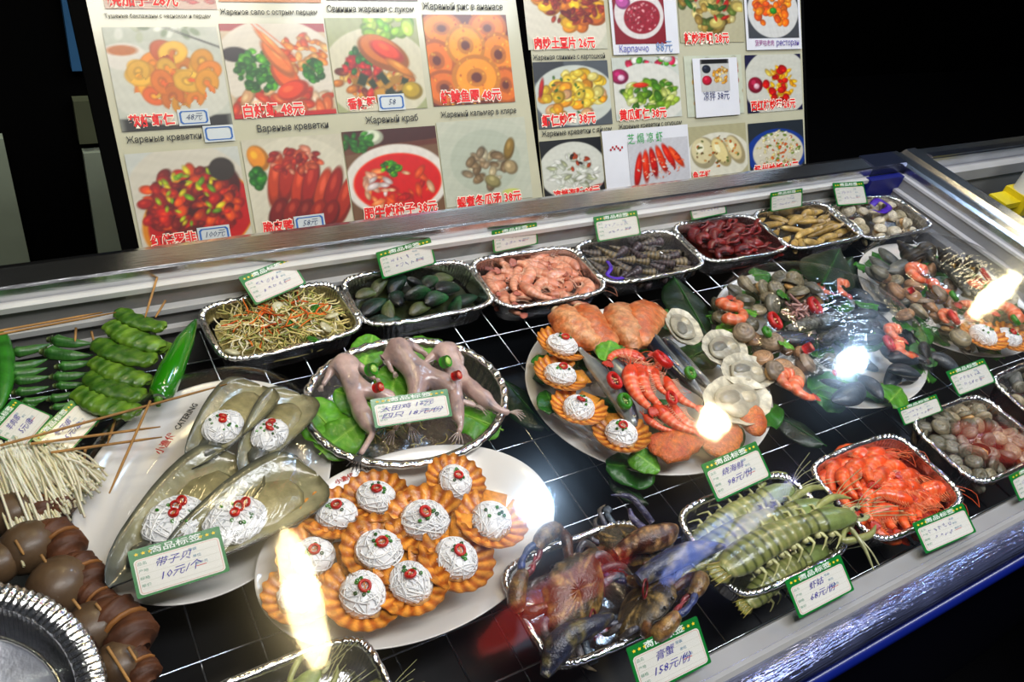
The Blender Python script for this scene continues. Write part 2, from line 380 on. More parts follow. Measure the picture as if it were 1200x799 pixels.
# wire rack
rack = tag(empty('wire_rack', loc=(.5, .5, -.05)), 'silver wire rack under the trays and plates', 'rack')
for i, y in enumerate(np.arange(.225, .965, .0725)):
    b = B(); tube(b, [(XL-.5, y-.5, 0), (XR-.02-.5, y-.5, 0)], .0014, (.6, .62, .66), 6); b.build('wire', STEEL, rack)
xm = B(); tube(xm, [(0, YF+.01-.5, -.002), (0, YB-.015-.5, -.002)], .0014, (.6, .62, .66), 6); xme = xm.mesh('wire', STEEL)
for x in np.arange(XL+.02, XR-.02, .062):
    o = mk('wire', xme, rack); o.location = (x-.5, 0, 0)

# ------------------------------------------------------------------ foil trays
def supe(n, e):      # superellipse unit outline
    a = np.arange(n)*2*PI/n; c, s_ = np.cos(a), np.sin(a)
    return np.stack([np.sign(c)*np.abs(c)**(2/e), np.sign(s_)*np.abs(s_)**(2/e)], 1)
def tray(cx, cy, w, d, rot, label, e=5.5, h=.043, n=168, group=None, cat='tray', name='foil_tray', rimw=.010, z=0., cra=1.):
    r = empty(name, loc=(cx, cy, z-h)); tag(r, label, cat, group); r.rotation_euler = (0, 0, rot)
    a = np.arange(n)*2*PI/n; u = supe(n, e)
    fl = np.sign(np.sin(a*n/4))
    rings = [(.0, 0.0), (.55, 0.), (.86, .0), (.885, .003)] + [(.89+.07*t, .004+(h-.006)*t) for t in np.linspace(0, 1, 5)]
    V = []; hw = np.array([w/2-rimw, d/2-rimw])
    for k, (s_, zz) in enumerate(rings):
        p = u*hw*s_/.96
        if k >= 3: p = p + (u/np.maximum(np.linalg.norm(u, axis=1), .01)[:, None])*(np.sin(a*n/3.)*.0009)[:, None]
        V.append(np.c_[p, np.full(n, zz)])
    b = B(); b.add(np.concatenate(V), gridf(len(rings), n, False, True), (.62, .62, .63)); b.build('pan', FOIL, r)
    V = []; ph = np.random.RandomState(int(abs(cx)*997)).uniform(0, 9)
    cr = .0013*cra*np.sin(a*n/4+ph)+.0009*nz(np.c_[u*4, a*0], 9, int(abs(cx*1000)))
    for off, dz in ((-.0005, h-.003), (.0, h), (.0035, h+.0022), (.0062, h+.0004), (.007, h-.0028), (.0058, h-.004)):
        p = u*hw + (u/np.linalg.norm(u, axis=1)[:, None])*off*rimw/.007
        V.append(np.c_[p, dz+cr*(1 if off > .001 else .3)])
    b = B(); b.add(np.concatenate(V), gridf(6, n, False, True), (.85, .85, .84)); b.build('rim', FOILC, r)['label'] = 'crimped bright foil rim'
    return dict(cx=cx, cy=cy, w=w, d=d, rot=rot, h=h, z=z)
def tray_px(TL, TR, BR, BL, label, **k):
    q = [at(*p, 0.)[:2] for p in (TL, TR, BR, BL)]; c = sum(q)/4
    wv = (q[1]-q[0]+q[2]-q[3])/2; dv = (q[0]-q[3]+q[1]-q[2])/2
    w_ = np.linalg.norm(wv)*1.07; d_ = max(np.linalg.norm(dv)*1.12, .135)
    return tray(c[0], c[1], w_, d_, math.atan2(wv[1], wv[0]), label, **k)
T1 = tray_px((230, 360), (392, 330), (424, 383), (265, 425), 'foil tray of shredded sprouts and carrot beside the green chilli')
T2 = tray_px((400, 325), (548, 304), (577, 355), (430, 384), 'foil tray of green-lipped mussels in the back row')
T3 = tray_px((553, 305), (672, 287), (712, 340), (585, 362), 'foil tray of pale pink cooked shrimps in the back row')
T4 = tray_px((673, 286), (788, 267), (826, 312), (712, 333), 'foil tray of slender grey sea snails with purple ribbon')
T5 = tray_px((787, 264), (880, 250), (927, 292), (830, 307), 'foil tray of dark red crayfish in the back row')
T6 = tray_px((882, 249), (965, 236), (1016, 275), (927, 293), 'foil tray of tan razor clams in the back row')
T7 = tray_px((965, 240), (1050, 228), (1092, 265), (1018, 281), 'foil tray of white clams in the far right corner')
TC = tray(.497, .33, .218, .148, 0, 'foil tray of mottled crabs at the front rail')
TM = tray(.755, .315, .222, .15, 0, 'foil tray of green mantis shrimps at the front rail')
TR_ = tray(1.0, .305, .22, .155, 0, 'foil tray of bright red-orange shrimps at the front rail')
TK = tray(1.245, .315, .215, .15, 0, 'foil tray of grey clams near the right edge')
TE = tray(1.50, .335, .215, .15, 0, 'foil tray half cut off at the right picture edge')
TB = tray(.133, .322, .2, .14, .0, 'foil tray partly cut off at the bottom picture edge')
BW = tray(.411, .680, .295, .238, .05, 'round foil bowl of skinned frogs on lettuce', e=2., cat='bowl', name='foil_bowl', rimw=.012)
PN = tray(-.160, .430, .305, .305, 0, 'big round foil pan at the bottom left corner', e=2., cat='pan', name='foil_pan', n=480, rimw=.024, cra=1.6, h=.064, z=.022)

# ------------------------------------------------------------------ plates
def plate(cx, cy, a, b_, rot, label, z=-.02, name='serving_plate'):
    r = empty(name, loc=(cx, cy, z-.026)); tag(r, label, 'plate'); r.rotation_euler = (0, 0, rot)
    prof = [(0, .004), (.5, .0042), (.74, .006), (.8, .012), (.92, .021), (.985, .0255), (1.0, .026), (1.0, .0245), (.97, .021), (.8, .006), (.72, .0), (0, .0)]
    n = 96; t = np.arange(n)*2*PI/n; V = [np.c_[a*s_*np.cos(t), b_*s_*np.sin(t), np.full(n, zz)] for s_, zz in prof]
    b = B(); b.add(np.concatenate(V), gridf(len(prof), n, False, True), (.80, .78, .74)); b.build('dish', PLATE, r)
    return r
P1 = plate(.795, .607, .21, .178, 0.02, 'white oval plate of oysters, scallops, chicken wings and shrimps')
P2 = plate(1.185, .606, .205, .18, -.1, 'white oval plate of clams, shrimps and mussels under film', z=-.016)
P3 = plate(1.579, .617, .2, .176, .17, 'white oval plate of clams and dark whelks by the side rail')
P4 = plate(.140, .648, .172, .135, .84, 'white oval plate of long pen shells with glass noodles', z=-.02)
P5 = plate(.331, .479, .19, .124, .12, 'white oval plate of scallops topped with glass noodles', z=-.01)

def text_b(body, size, col, shear=0., bold=0., align='CENTER'):
    c = bpy.data.curves.new('txt', 'FONT'); c.body = body; c.size = size; c.align_x = align; c.align_y = 'CENTER'; c.resolution_u = 1; c.shear = shear; c.offset = bold
    o = bpy.data.objects.new('txt', c); COL.objects.link(o); bpy.context.view_layer.update()
    me = o.to_mesh(); V = np.zeros(len(me.vertices)*3); me.vertices.foreach_get('co', V); V = V.reshape(-1, 3)
    F = [list(p.vertices) for p in me.polygons]; o.to_mesh_clear(); bpy.data.objects.remove(o); bpy.data.curves.remove(c)
    b = B(); b.add(V, F, col); return b
def rrect(b, w, h, r, z, col, cx=0, cy=0, n=5):
    pts = []
    for (sx, sy, a0) in ((1, 1, 0), (-1, 1, PI/2), (-1, -1, PI), (1, -1, 3*PI/2)):
        for k in range(n):
            a = a0+k*PI/2/(n-1); pts.append((cx+sx*(w/2-r)+r*math.cos(a), cy+sy*(h/2-r)+r*math.sin(a), z))
    b.add(pts, [list(range(len(pts)))], col)
# ------------------------------------------------------------------ price tags
GREEN = '0f8a3c'
hdr = text_b('商品标签', .0066, 'eef6ee', bold=.0001); 
for k, v in enumerate(hdr.V): hdr.V[k] = v*np.array([1.35, 1, 1])+np.array([0, .0165, .0012])
star = B()
for x in (-.026, -.0215, -.017, .017, .0215, .026):
    pts = [(x+r_*math.sin(a), .0165+r_*math.cos(a), .0012) for i in range(10) for a, r_ in [(i*PI/5, .0017 if i % 2 == 0 else .0008)]]
    star.add(pts, [list(range(10))[::-1]], 'ffe23c')
small = B()
for i, (s_, y) in enumerate((('品名', .0075), ('产地', .001), ('规格', -.0055), ('单价', -.012))):
    small.merge(text_b(s_, .0033, '7aa890'), off=(-.0235, y, .0014))
for i, (s_, y) in enumerate((('等级', .0075), ('单位', .001), ('物价员', -.006))):
    small.merge(text_b(s_, .003, '6c9ab0'), off=(.010+.002*i, y, .0014))
for y in (.0045, -.002, -.0085, -.0148):
    small.add([(-.0265, y, .0013), (.027, y, .0013), (.027, y+.0002, .0013), (-.0265, y+.0002, .0013)], [[0, 1, 2, 3]], 'c8c8b8')
small.add([(.009, -.0085, .0014), (.017, -.0085, .0014), (.017, -.0079, .0014), (.009, -.0079, .0014)], [[0, 1, 2, 3]], 'd04a3a')
_tagmesh = {}
def tagmeshes():
    b = B(); rrect(b, .062, .043, .0015, .0008, GREEN); rrect(b, .062, .043, .0015, 0, GREEN)
    n = 20; b.F += [[i, (i+1) % n, n+(i+1) % n, n+i] for i in range(n)]
    _tagmesh['card'] = b.mesh('card', CARD, False)
    b = B(); rrect(b, .0575, .0315, .003, .00095, 'e8e6dc', 0, -.0038); rrect(b, .0555, .0295, .0025, .00105, 'd98a78', 0, -.0038); rrect(b, .0549, .0289, .0023, .00115, 'e6e5dd', 0, -.0038)
    _tagmesh['panel'] = b.mesh('panel', CARD, False)
    _tagmesh['header_lettering'] = hdr.mesh('header_lettering', INK, False)
    _tagmesh['stars'] = star.mesh('stars', INK, False); _tagmesh['small_print'] = small.mesh('small_print', INK, False)
tagmeshes()
_hw = {}
def handwriting(lines, seed):
    key = (tuple(lines), seed)
    b = B()
    for i, s_ in enumerate(lines):
        t = text_b(s_, .0088 if i else .0082, '4a3fa8', shear=.35); rr = np.random.RandomState(seed+i)
        a = rr.uniform(-.03, .07); M = [[math.cos(a), -math.sin(a), 0], [math.sin(a), math.cos(a), 0], [0, 0, 1]]
        b.merge(t, M, off=(-.004+i*.003, .004-.0115*i, .0017))
    return b
def scribble(seed):
    rr = np.random.RandomState(seed); b = B()
    for ln in range(2):
        x = -.017+ln*.004
        for k in range(rr.randint(4, 7)):
            p = np.array([(x, .003-.011*ln, 0)])+np.c_[rr.uniform(-.0022, .0024, 5), rr.uniform(-.003, .003, 5), np.zeros(5)]
            p = curve(p, 9); w_ = .0002
            for q in range(8):
                d = p[q+1]-p[q]; nrm = np.array([-d[1], d[0], 0]); nrm = nrm/(np.linalg.norm(nrm)+1e-9)*w_; o_ = np.array([0, 0, .0017])
                b.add([p[q]-nrm+o_, p[q+1]-nrm+o_, p[q+1]+nrm+o_, p[q]+nrm+o_], [[0, 1, 2, 3]], '7d7ab8')
            x += .0058
    return b
def ptag(TL, TR, BR, BL, zb, zt, label, lines=None, seed=0):
    tl, tr = at(*TL, zt), at(*TR, zt); br, bl = at(*BR, zb), at(*BL, zb)
    c = (tl+tr+br+bl)/4; u = (tr-tl+br-bl)/2; v = (tl-bl+tr-br)/2
    W = np.linalg.norm(u); u = u/W; v = v-u*(u@v); Hh = np.linalg.norm(v); v /= Hh; n = np.cross(u, v)
    r = empty('price_tag'); tag(r, label, 'price tag', 'green and white price tags')
    M = Matrix.Identity(4)
    for i in range(3): M[i][0] = u[i]*W/.062; M[i][1] = v[i]*Hh/.043; M[i][2] = n[i]; M[i][3] = c[i]
    r.matrix_world = M
    for k, me in _tagmesh.items():
        o = mk(k, me, r)
        if k in ('stars', 'small_print'): o['kind'] = 'stuff'
    (handwriting(lines, seed) if lines else scribble(seed)).build('handwriting', INK, r, False)['label'] = 'violet handwriting'
ptag((276, 327), (338, 301), (361, 332), (302, 356), .012, .036, 'pale green price tag standing in the sprout and carrot tray', seed=1)
ptag((435, 297), (500, 280), (515, 307), (453, 326), .006, .04, 'green price tag standing in the mussel tray', seed=2)
ptag((572, 271), (622, 262), (637, 284), (582, 296), .006, .04, 'green price tag behind the pale pink shrimps', seed=3)
ptag((690, 255), (742, 247), (755, 274), (705, 283), .006, .04, 'green price tag behind the grey sea snails', seed=4)
ptag((800, 231), (843, 223), (855, 250), (815, 257), .006, .04, 'green price tag behind the dark red crayfish', seed=5)
ptag((893, 228), (932, 221), (948, 241), (912, 246), .006, .04, 'green price tag behind the tan razor clams', seed=6)
ptag((972, 215), (1010, 212), (1018, 239), (984, 241), .006, .04, 'green price tag behind the white clams in the far corner', seed=7)
ptag((433, 469), (522, 455), (532, 488), (440, 501), .03, .05, 'price tag lying across the skinned frogs in the round foil bowl', ['大田鸡 16元', '四只 18元/份'], 8)
ptag((150, 645), (257, 617), (269, 668), (160, 704), .022, .046, 'large price tag on the front edge of the pen shell plate', ['带子贝', '10元/个'], 9)
ptag((-18, 503), (16, 466), (62, 489), (28, 527), .0, .012, 'leftmost price tag, beside the okra', ['羊肉串', '5元/串'], 10)
ptag((38, 514), (84, 467), (119, 491), (75, 537), .006, .018, 'tilted price tag above the white enoki mushrooms', ['冬菇串', '5元/串'], 11)
ptag((815, 547), (878, 520), (911, 555), (846, 586), .01, .035, 'price tag at the front edge of the oyster and scallop plate', ['烧海鲜', '98元/份'], 12)
ptag((1104, 436), (1146, 423), (1173, 444), (1127, 464), .0, .02, 'price tag in front of the whelk and clam plate at the right', seed=13)
ptag((1036, 481), (1087, 468), (1114, 475), (1074, 496), .0, .015, 'price tag lying behind the tray of grey clams', seed=14)
ptag((905, 687), (970, 656), (1014, 684), (950, 718), .012, .034, 'price tag on the front rail by the green mantis shrimps', ['虾姑', '68元/份'], 15)
ptag((1056, 616), (1118, 595), (1153, 617), (1097, 646), .012, .03, 'price tag on the front rail by the red-orange shrimps', seed=16)
ptag((1175, 562), (1222, 535), (1250, 556), (1200, 583), .01, .03, 'price tag half cut off at the right edge by the grey clams', seed=17)
ptag((722, 765), (803, 727), (846, 770), (762, 812), .012, .04, 'price tag on the front rail by the mottled crabs', ['膏蟹', '158元/份'], 18)

# ------------------------------------------------------------------ menu boards
BP0 = np.array([0, YB+.072, .04]); BU = np.array([1., 0, 0]); BV = np.array([0, .575, .818]); BV /= np.linalg.norm(BV); BN = np.cross(BU, BV)
def buv(px, py):
    d = _cx*(px-600)/FPX + _cd*(py-399.5)/FPX + _fw; o_ = np.array([0, 0, CAMZ])
    t_ = ((BP0-o_)@BN)/(d@BN); q = o_+d*t_-BP0; return np.array([q@BU, q@BV])
def bbox_(TL, TR, BR, BL):
    q = [buv(*p) for p in (TL, TR, BR, BL)]
    return (q[0][0]+q[3][0])/2, (q[1][0]+q[2][0])/2, (q[2][1]+q[3][1])/2, (q[0][1]+q[1][1])/2   # u0,u1,v0,v1
def paint(ops, bg, n=84, seed=0):
    r = np.random.RandomState(seed); Y, X = np.mgrid[1:0:n*1j, 0:1:n*1j]
    Im = np.tile(srgb(bg), (n, n, 1))
    def put(mask, col): 
        nonlocal Im
        c = srgb(col) if isinstance(col, str) else np.asarray(col)
        Im = Im*(1-mask[..., None])+c*mask[..., None]
    def sm(d, s_=.02): return np.clip(.5-d/s_, 0, 1)
    def one(kind, cx, cy, rx, ry, rot, col, s_=.02, thick=.4):
        dx, dy = X-cx, Y-cy; c_, q = math.cos(rot), math.sin(rot); u = (dx*c_+dy*q)/rx; v = (-dx*q+dy*c_)/ry; R_ = np.hypot(u, v)
        base = srgb(col) if isinstance(col, str) else np.asarray(col)
        if kind == 'e': put(sm((R_-1)*min(rx, ry), s_), base)
        if kind == 'b':   # blob with its own printed modelling
            put(sm((R_-1)*min(rx, ry), s_), base*.6); put(sm((np.hypot(u+.12, v-.15)-.8)*min(rx, ry), s_), base)
            put(.6*sm((np.hypot(u+.25, v-.35)-.3)*min(rx, ry), s_), np.minimum(base*1.6+.1, 1))
        if kind == 'r':
            d = np.abs(R_-(1-thick/2))-thick/2; put(sm(d*min(rx, ry), s_), base*.75); put(sm((np.abs(R_-(1-thick/2))-thick/4)*min(rx, ry), s_), np.minimum(base*1.15, 1))
        if kind == 'q': put(sm(np.maximum(np.abs(u)-1, np.abs(v)-1)*min(rx, ry), s_), base)
        if kind == 'c':   # open crescent (curled shrimp)
            d = np.abs(R_-.62)-.38; mk_ = sm(d*min(rx, ry), s_)*(np.arctan2(v, u) > -1.9); put(mk_, base*.7)
            put(sm((np.abs(R_-.66)-.26)*min(rx, ry), s_)*(np.arctan2(v, u) > -1.8), base)
    for o_ in ops:
        if o_[0] == 's':    # scatter: n, region(cx,cy,rx,ry), kind, size range, aspect, palette
            _, n_, (cx, cy, rx, ry), kind, (s0, s1), asp, pal = o_
            for k in range(n_):
                a = r.uniform(0, 6.3); q = math.sqrt(r.rand()); s_ = r.uniform(s0, s1); p = srgb(pal[r.randint(len(pal))])*r.uniform(.75, 1.15)
                one(kind, cx+rx*q*math.cos(a), cy+ry*q*math.sin(a), s_, s_*asp, r.uniform(0, 3.1), np.clip(p, 0, 1))
        else: one(*o_)
    return Im*(1+.05*nz(np.stack([X, Y, X*0], -1), 45, seed))[..., None]
def photo(root, quad, ops, bg, n=84, seed=0, lift=.0015, label=None, name='photo'):
    u0, u1, v0, v1 = bbox_(*quad) if len(quad) == 4 and hasattr(quad[0], '__len__') else quad
    Im = paint(ops, bg, n, seed); U, Vv = np.meshgrid(np.linspace(u0, u1, n), np.linspace(v1, v0, n))
    P = BP0+U.reshape(-1, 1)*BU+Vv.reshape(-1, 1)*BV+BN*lift
    b = B(); Im = np.clip(Im, 0, 1); g_ = Im.mean(-1, keepdims=True); Im = np.clip(g_+(Im-g_)*1.18, 0, 1)**1.12*.8; b.add(P, gridf(n, n)[:, ::-1], Im.reshape(-1, 3)); o = b.build(name, PRINT, root, False)
    if label: o['label'] = label
    return u0, u1, v0, v1
def bplane(b, u0, u1, v0, v1, l, col, th=0.):
    P = [BP0+u*BU+v*BV+BN*l for u, v in ((u0, v0), (u1, v0), (u1, v1), (u0, v1))]
    if th:
        P += [p-BN*th for p in P]; b.add(P, [[0, 1, 2, 3], [7, 6, 5, 4], [0, 4, 5, 1], [1, 5, 6, 2], [2, 6, 7, 3], [3, 7, 4, 0]], col)
    else: b.add(P, [[0, 1, 2, 3]], col)
BM = np.stack([BU, BV, BN], 1)
def btext(root, body, px0, px1, col, lift=.003, outline=None, name='lettering', bold=0.):   # runs from px0 to px1 (baseline middle)
    a, c = buv(*px0), buv(*px1); t = text_b(body, .02, col, bold=bold); V = t.V[0]; w_ = V[:, 0].max()-V[:, 0].min(); L_ = np.linalg.norm(c-a)
    s_ = L_/w_; hs = min(s_, 1.25); ctr = (a+c)/2
    M = BM@np.diag([s_, min(s_*1.15, 1.5), 1])
    b = B()
    if outline:
        t2 = text_b(body, .02, outline, bold=bold+.0012); b.merge(t2, M, off=BP0+BU*ctr[0]+BV*ctr[1]+BN*(lift-.0004))
    b.merge(t, M, off=BP0+BU*ctr[0]+BV*ctr[1]+BN*lift)
    b.build(name, INK, root, False)
def sticker(root, quad, body, seed):
    u0, u1, v0, v1 = bbox_(*quad); b = B(); bplane(b, u0, u1, v0, v1, .003, 'c9cfd0'); b.build('price_sticker', CARD, root, False)
    t = B(); cu, cv, hw, hh = (u0+u1)/2, (v0+v1)/2, (u1-u0)*.45, (v1-v0)*.40; k = .3*hh; o_ = [(-hw+k, -hh), (hw-k, -hh), (hw, -hh+k), (hw, hh-k), (hw-k, hh), (-hw+k, hh), (-hw, hh-k), (-hw, -hh+k)]
    P = [BP0+(cu+x)*BU+(cv+y)*BV+BN*.0034 for x, y in o_]+[BP0+(cu+x*.87)*BU+(cv+y*.84)*BV+BN*.0034 for x, y in o_]
    t.add(P, [[i, (i+1) % 8, 8+(i+1) % 8, 8+i] for i in range(8)], '2f6fb0')
    if body: 
        tt = text_b(body, hh*1.25, '4a5a78', shear=.3); t.merge(tt, BM, off=BP0+cu*BU+cv*BV+BN*.0036)
    t.build('sticker_print', INK, root, False)
boards = []
for nm, ql, lab in (('menu_board', ((99, -8), (596, -60), (637, 232), (166, 300)), 'large left menu board of dish photographs with red prices'),
                    ('menu_board', ((612, -60), (935, -90), (944, 195), (637, 238)), 'smaller right menu board with taped-on paper dish sheets')):
    q = [buv(*p) for p in ql]; r = empty(nm); tag(r, lab, 'menu board', 'menu boards behind the display case')
    c_ = (q[2]+q[3])/2; r.location = Vector(BP0+c_[0]*BU-.1*BV)
    b = B(); P = [BP0+u*BU+v*BV for u, v in (q[3]-[0.0, .05], q[2]-[-.0, .05], q[1], q[0])]; P += [p-BN*.008 for p in P]
    b.add(P, [[0, 1, 2, 3], [7, 6, 5, 4], [0, 4, 5, 1], [1, 5, 6, 2], [2, 6, 7, 3], [3, 7, 4, 0]], 'bfbda6'); o = b.build('backing_sheet', CARD, r, False)
    b = B(); c_ = (q[0]+q[1]+q[2]+q[3])/4
    P2 = [BP0+u*BU+v*BV-BN*.001 for u, v in (q[3]-[.022, .05], q[2]-[-.012, .05], q[1]+[.012, .0], q[0]-[.022, 0])]; P2 += [p-BN*.012 for p in P2]
    b.add(P2, [[0, 1, 2, 3], [7, 6, 5, 4], [0, 4, 5, 1], [1, 5, 6, 2], [2, 6, 7, 3], [3, 7, 4, 0]], '040404'); b.build('frame', DARK, r, False)['label'] = 'black frame'
    boards.append(r)
BA, BB = boards
RW = ('e01410', 'f4e8d8')
W_ = ('e', .5, .45, .56, .46, 0, 'e4e2d8')
photo(BA, ((118, -30), (248, -36), (252, 8), (121, 14)), [('s', 40, (.5, .3, .5, .2), 'b', (.05, .1), .6, ['c2402a', 'b85a40', 'e8d8c8'])], 'd0b8a8', 50, 1)
photo(BA, ((252, -36), (370, -40), (375, 0), (255, 6)), [('e', .5, .9, .6, .6, 0, 'd8b070')], 'c89050', 40, 2)
photo(BA, ((377, -42), (484, -46), (488, 0), (381, 2)), [('e', .5, .9, .6, .6, 0, 'c8a060')], '6a5040', 40, 3)
photo(BA, ((490, -48), (590, -54), (594, -4), (494, 0)), [('e', .5, .9, .6, .6, 0, '403838')], 'b8a088', 40, 3)
photo(BA, ((121, 36), (255, 28), (270, 146), (142, 156)), [('q', .5, .03, .5, .09, 0, '080808'), ('q', .2, .97, .7, .12, .1, 'c9ccc0'), ('s', 25, (.45, .97, .35, .1), 'e', (.02, .06), .6, ['9aa58c', 'e2e4da', 'b8bca8']), ('e', .5, .42, .56, .38, 0, 'dcdcd2'), ('e', .14, .72, .2, .13, 0, 'e8e4dc'), ('e', .13, .78, .13, .05, 0, 'c98a50'), ('q', .85, .86, .2, .008, -.4, '202020'),
      ('s', 42, (.55, .5, .34, .27), 'c', (.09, .14), .8, ['f0a828', 'f4bc48', 'e89828', 'f6cc68', 'e88838'])], 'd2d4ca', 96, 11)
photo(BA, ((257, 32), (378, 24), (394, 131), (275, 142)), [('q', .3, .98, .9, .06, -.02, 'b01810'), ('e', .5, .55, .6, .5, 0, 'e6e0d4'), ('e', .1, .68, .13, .08, 0, '301810'), ('s', 60, (.5, .12, .52, .18), 'b', (.06, .12), .5, ['f0c8a0', 'e89060', 'f4dcc0', 'd86030']), ('s', 60, (.75, .68, .25, .2), 'b', (.03, .07), .6, ['f0a860', 'e87838', 'f4c890']), ('s', 90, (.3, .5, .2, .22), 'b', (.03, .05), .8, ['4a9a20', '2c7818', '7ac040']), ('s', 40, (.84, .48, .1, .12), 'b', (.03, .05), .8, ['4a9a20', '2c7818']),
      ('b', .55, .42, .2, .11, -1.0, 'f08850'), ('b', .5, .62, .24, .09, -1.0, 'f0a068'), ('b', .6, .28, .17, .1, .4, 'e86a38'), ('b', .45, .78, .2, .04, -.9, 'f4b078'), ('q', .35, .92, .2, .004, -1.0, 'e07848'), ('q', .42, .92, .2, .004, -.8, 'e07848'), ('q', .5, .0, .6, .05, 0, 'c83018')], 'd8c8b0', 96, 12)
photo(BA, ((381, 24), (484, 19), (503, 124), (396, 135)), [('e', .5, .4, .6, .5, 0, 'e0dcc8'), ('s', 30, (.65, .92, .28, .12), 'b', (.05, .1), .7, ['a8d048', '8cc030', 'c8e070']), ('s', 80, (.45, .32, .42, .26), 'b', (.03, .08), .6, ['c87830', 'e8a048', '904818', 'f0c880', 'd8482a']), ('s', 30, (.28, .5, .16, .16), 'b', (.03, .06), .7, ['2c7828', '489838', 'c83020']), ('s', 20, (.5, .25, .3, .15), 'q', (.03, .05), 1.4, ['3a4818', 'c8a050']),
      ('b', .58, .62, .3, .17, -.5, 'd89028'), ('b', .62, .64, .2, .09, -.5, 'e86820'), ('b', .75, .45, .18, .05, -.6, 'e0a050'), ('b', .85, .2, .12, .1, 0, 'c8b048')], 'b8bc98', 96, 13)
photo(BA, ((494, 20), (588, 15), (607, 118), (509, 126)), [(k, x, y, a, c, r_, p, .02, .78) for k, x, y, a, c, r_, p in (('r', .2, .85, .25, .18, 0, 'e8a038'), ('r', .75, .85, .24, .2, .2, 'e89830'), ('r', .1, .5, .22, .24, .2, 'e0902c'), ('r', .85, .55, .24, .26, 0, 'e8a040'), ('r', .46, .66, .24, .24, 0, 'f0b048'), ('r', .15, .2, .24, .2, 0, 'd88828'), ('r', .9, .2, .2, .22, 0, 'd88828'), ('r', .55, .3, .3, .26, .1, 'f0ac44'))]+[('s', 160, (.5, .5, .6, .6), 'e', (.005, .015), .8, ['f8cc70', 'c87820', 'f0b850'])], '804010', 96, 14)
photo(BA, ((148, 182), (279, 170), (296, 284), (166, 298)), [('e', .5, .35, .62, .72, 0, 'dcd8cc'), ('e', .55, .32, .55, .42, .5, 'e0a028'), ('e', .57, .32, .52, .39, .5, 'c82c08'), ('e', .6, .5, .42, .26, .65, '602010'), ('s', 190, (.5, .45, .44, .36), 'b', (.03, .075), .7, ['b83010', '8c2008', 'd84818', 'e8701c', 'a02808']), ('s', 34, (.5, .55, .3, .3), 'b', (.02, .05), .5, ['b8c838', 'e8d850', '88b030']), ('e', .82, .78, .12, .12, 0, '4a4038')], 'd6d8d2', 96, 15)
photo(BA, ((283, 166), (399, 155), (413, 262), (299, 274)), [('e', .5, .4, .6, .6, 0, 'e0dccc'), ('b', .14, .8, .1, .14, .3, 'e8a830'), ('s', 22, (.1, .6, .05, .1), 'b', (.03, .06), .8, ['2c7820', '489a30'])]+[('b', .28+.11*i, .55-.05*i+.2*(i % 2)*.3, .085, .3, -.25-.03*i, c) for i, c in enumerate(['c86038', 'b84828', 'c85830', 'b03c20', 'c86040', 'a83818', 'b84c28'])]+[('b', .25+.13*i, .2-.02*i, .09, .17, -.5, c) for i, c in enumerate(['8c2810', 'a03818', '8c2c14', 'a8401c', '983010'])]+[('s', 50, (.5, .75, .25, .15), 'b', (.03, .06), .6, ['d87858', 'a83018', 'e8a890', 'c04828'])], 'd8d4c4', 96, 16)
photo(BA, ((402, 156), (510, 146), (521, 246), (413, 258)), [('q', .6, .93, .6, .1, .05, '5c2818'), ('q', .6, .8, .6, .03, .05, '7c4830'), ('b', .3, .92, .12, .09, 0, 'e8ecd8'), ('s', 20, (.15, .88, .15, .1), 'b', (.03, .06), .6, ['3c8028', '58a040']), ('e', .52, .4, .56, .42, 0, 'ece8e0'), ('e', .52, .38, .48, .34, 0, 'e85018'), ('e', .52, .38, .46, .32, 0, 'd83810'), ('s', 34, (.5, .36, .38, .24), 'b', (.03, .09), .45, ['f0a070', 'e87040', 'f0c8a8', 'c83010']), ('s', 14, (.28, .38, .14, .14), 'b', (.03, .07), .5, ['e8dcd8', 'f0c0a8']), ('s', 30, (.46, .55, .1, .08), 'b', (.02, .04), .8, ['58a020', '90c838', '3c7818'])], '8c7058', 96, 17)
photo(BA, ((511, 146), (609, 135), (628, 230), (523, 244)), [('e', .5, .5, .6, .55, 0, 'cfd2c4'), ('e', .5, .5, .4, .38, 0, 'c6cbbd'), ('s', 34, (.5, .42, .24, .2), 'b', (.04, .09), .6, ['a89880', 'c0b498', '988468', 'd0c8b0']), ('b', .78, .62, .06, .14, -.3, 'a08850'), ('b', .78, .4, .08, .09, .3, 'b8a888'), ('b', .55, .25, .1, .07, -.6, 'a8a078'), ('e', .75, .1, .1, .04, 0, 'd6d890')], 'd4d6c8', 96, 18)
for s_, a, c in (('Тушеные баклажаны с чесноком и перцем', (123, 22), (246, 17)), ('Жареное сало с острым перцем', (258, 17), (371, 13)), ('Свинина жареная с луком', (383, 13), (484, 10)), ('Жареный рис в ананасе', (495, 10), (588, 7)),
                 ('Жареные креветки', (148, 165), (236, 159)), ('Вареные креветки', (301, 152), (384, 146)), ('Жареный краб', (428, 143), (489, 137)), ('Жареный кальмар в кляре', (516, 136), (604, 129))):
    btext(BA, s_, a, c, '2a2a28', bold=.0002)
for s_, a, c in (('烧茄子 28元', (126, 3), (208, -1)), ('软炸虾仁', (151, 144), (204, 140)), ('白灼虾 48元', (284, 132), (355, 128)), ('香辣蟹', (407, 124), (440, 121)), ('炸鱿鱼圈 48元', (516, 117), (586, 110)),
                 ('红烧罗非', (177, 284), (230, 279)), ('脆皮鸭', (308, 268), (343, 264)), ('肥牛炖柿子 38元', (426, 251), (512, 243)), ('蚬煮冬瓜汤 38元', (535, 239), (610, 230))):
    btext(BA, s_, a, c, RW[0], outline=RW[1], bold=.0006)
sticker(BA, ((207, 130), (243, 126), (246, 145), (210, 149)), '48元', 1); sticker(BA, ((237, 149), (272, 145), (275, 164), (240, 168)), '', 2)
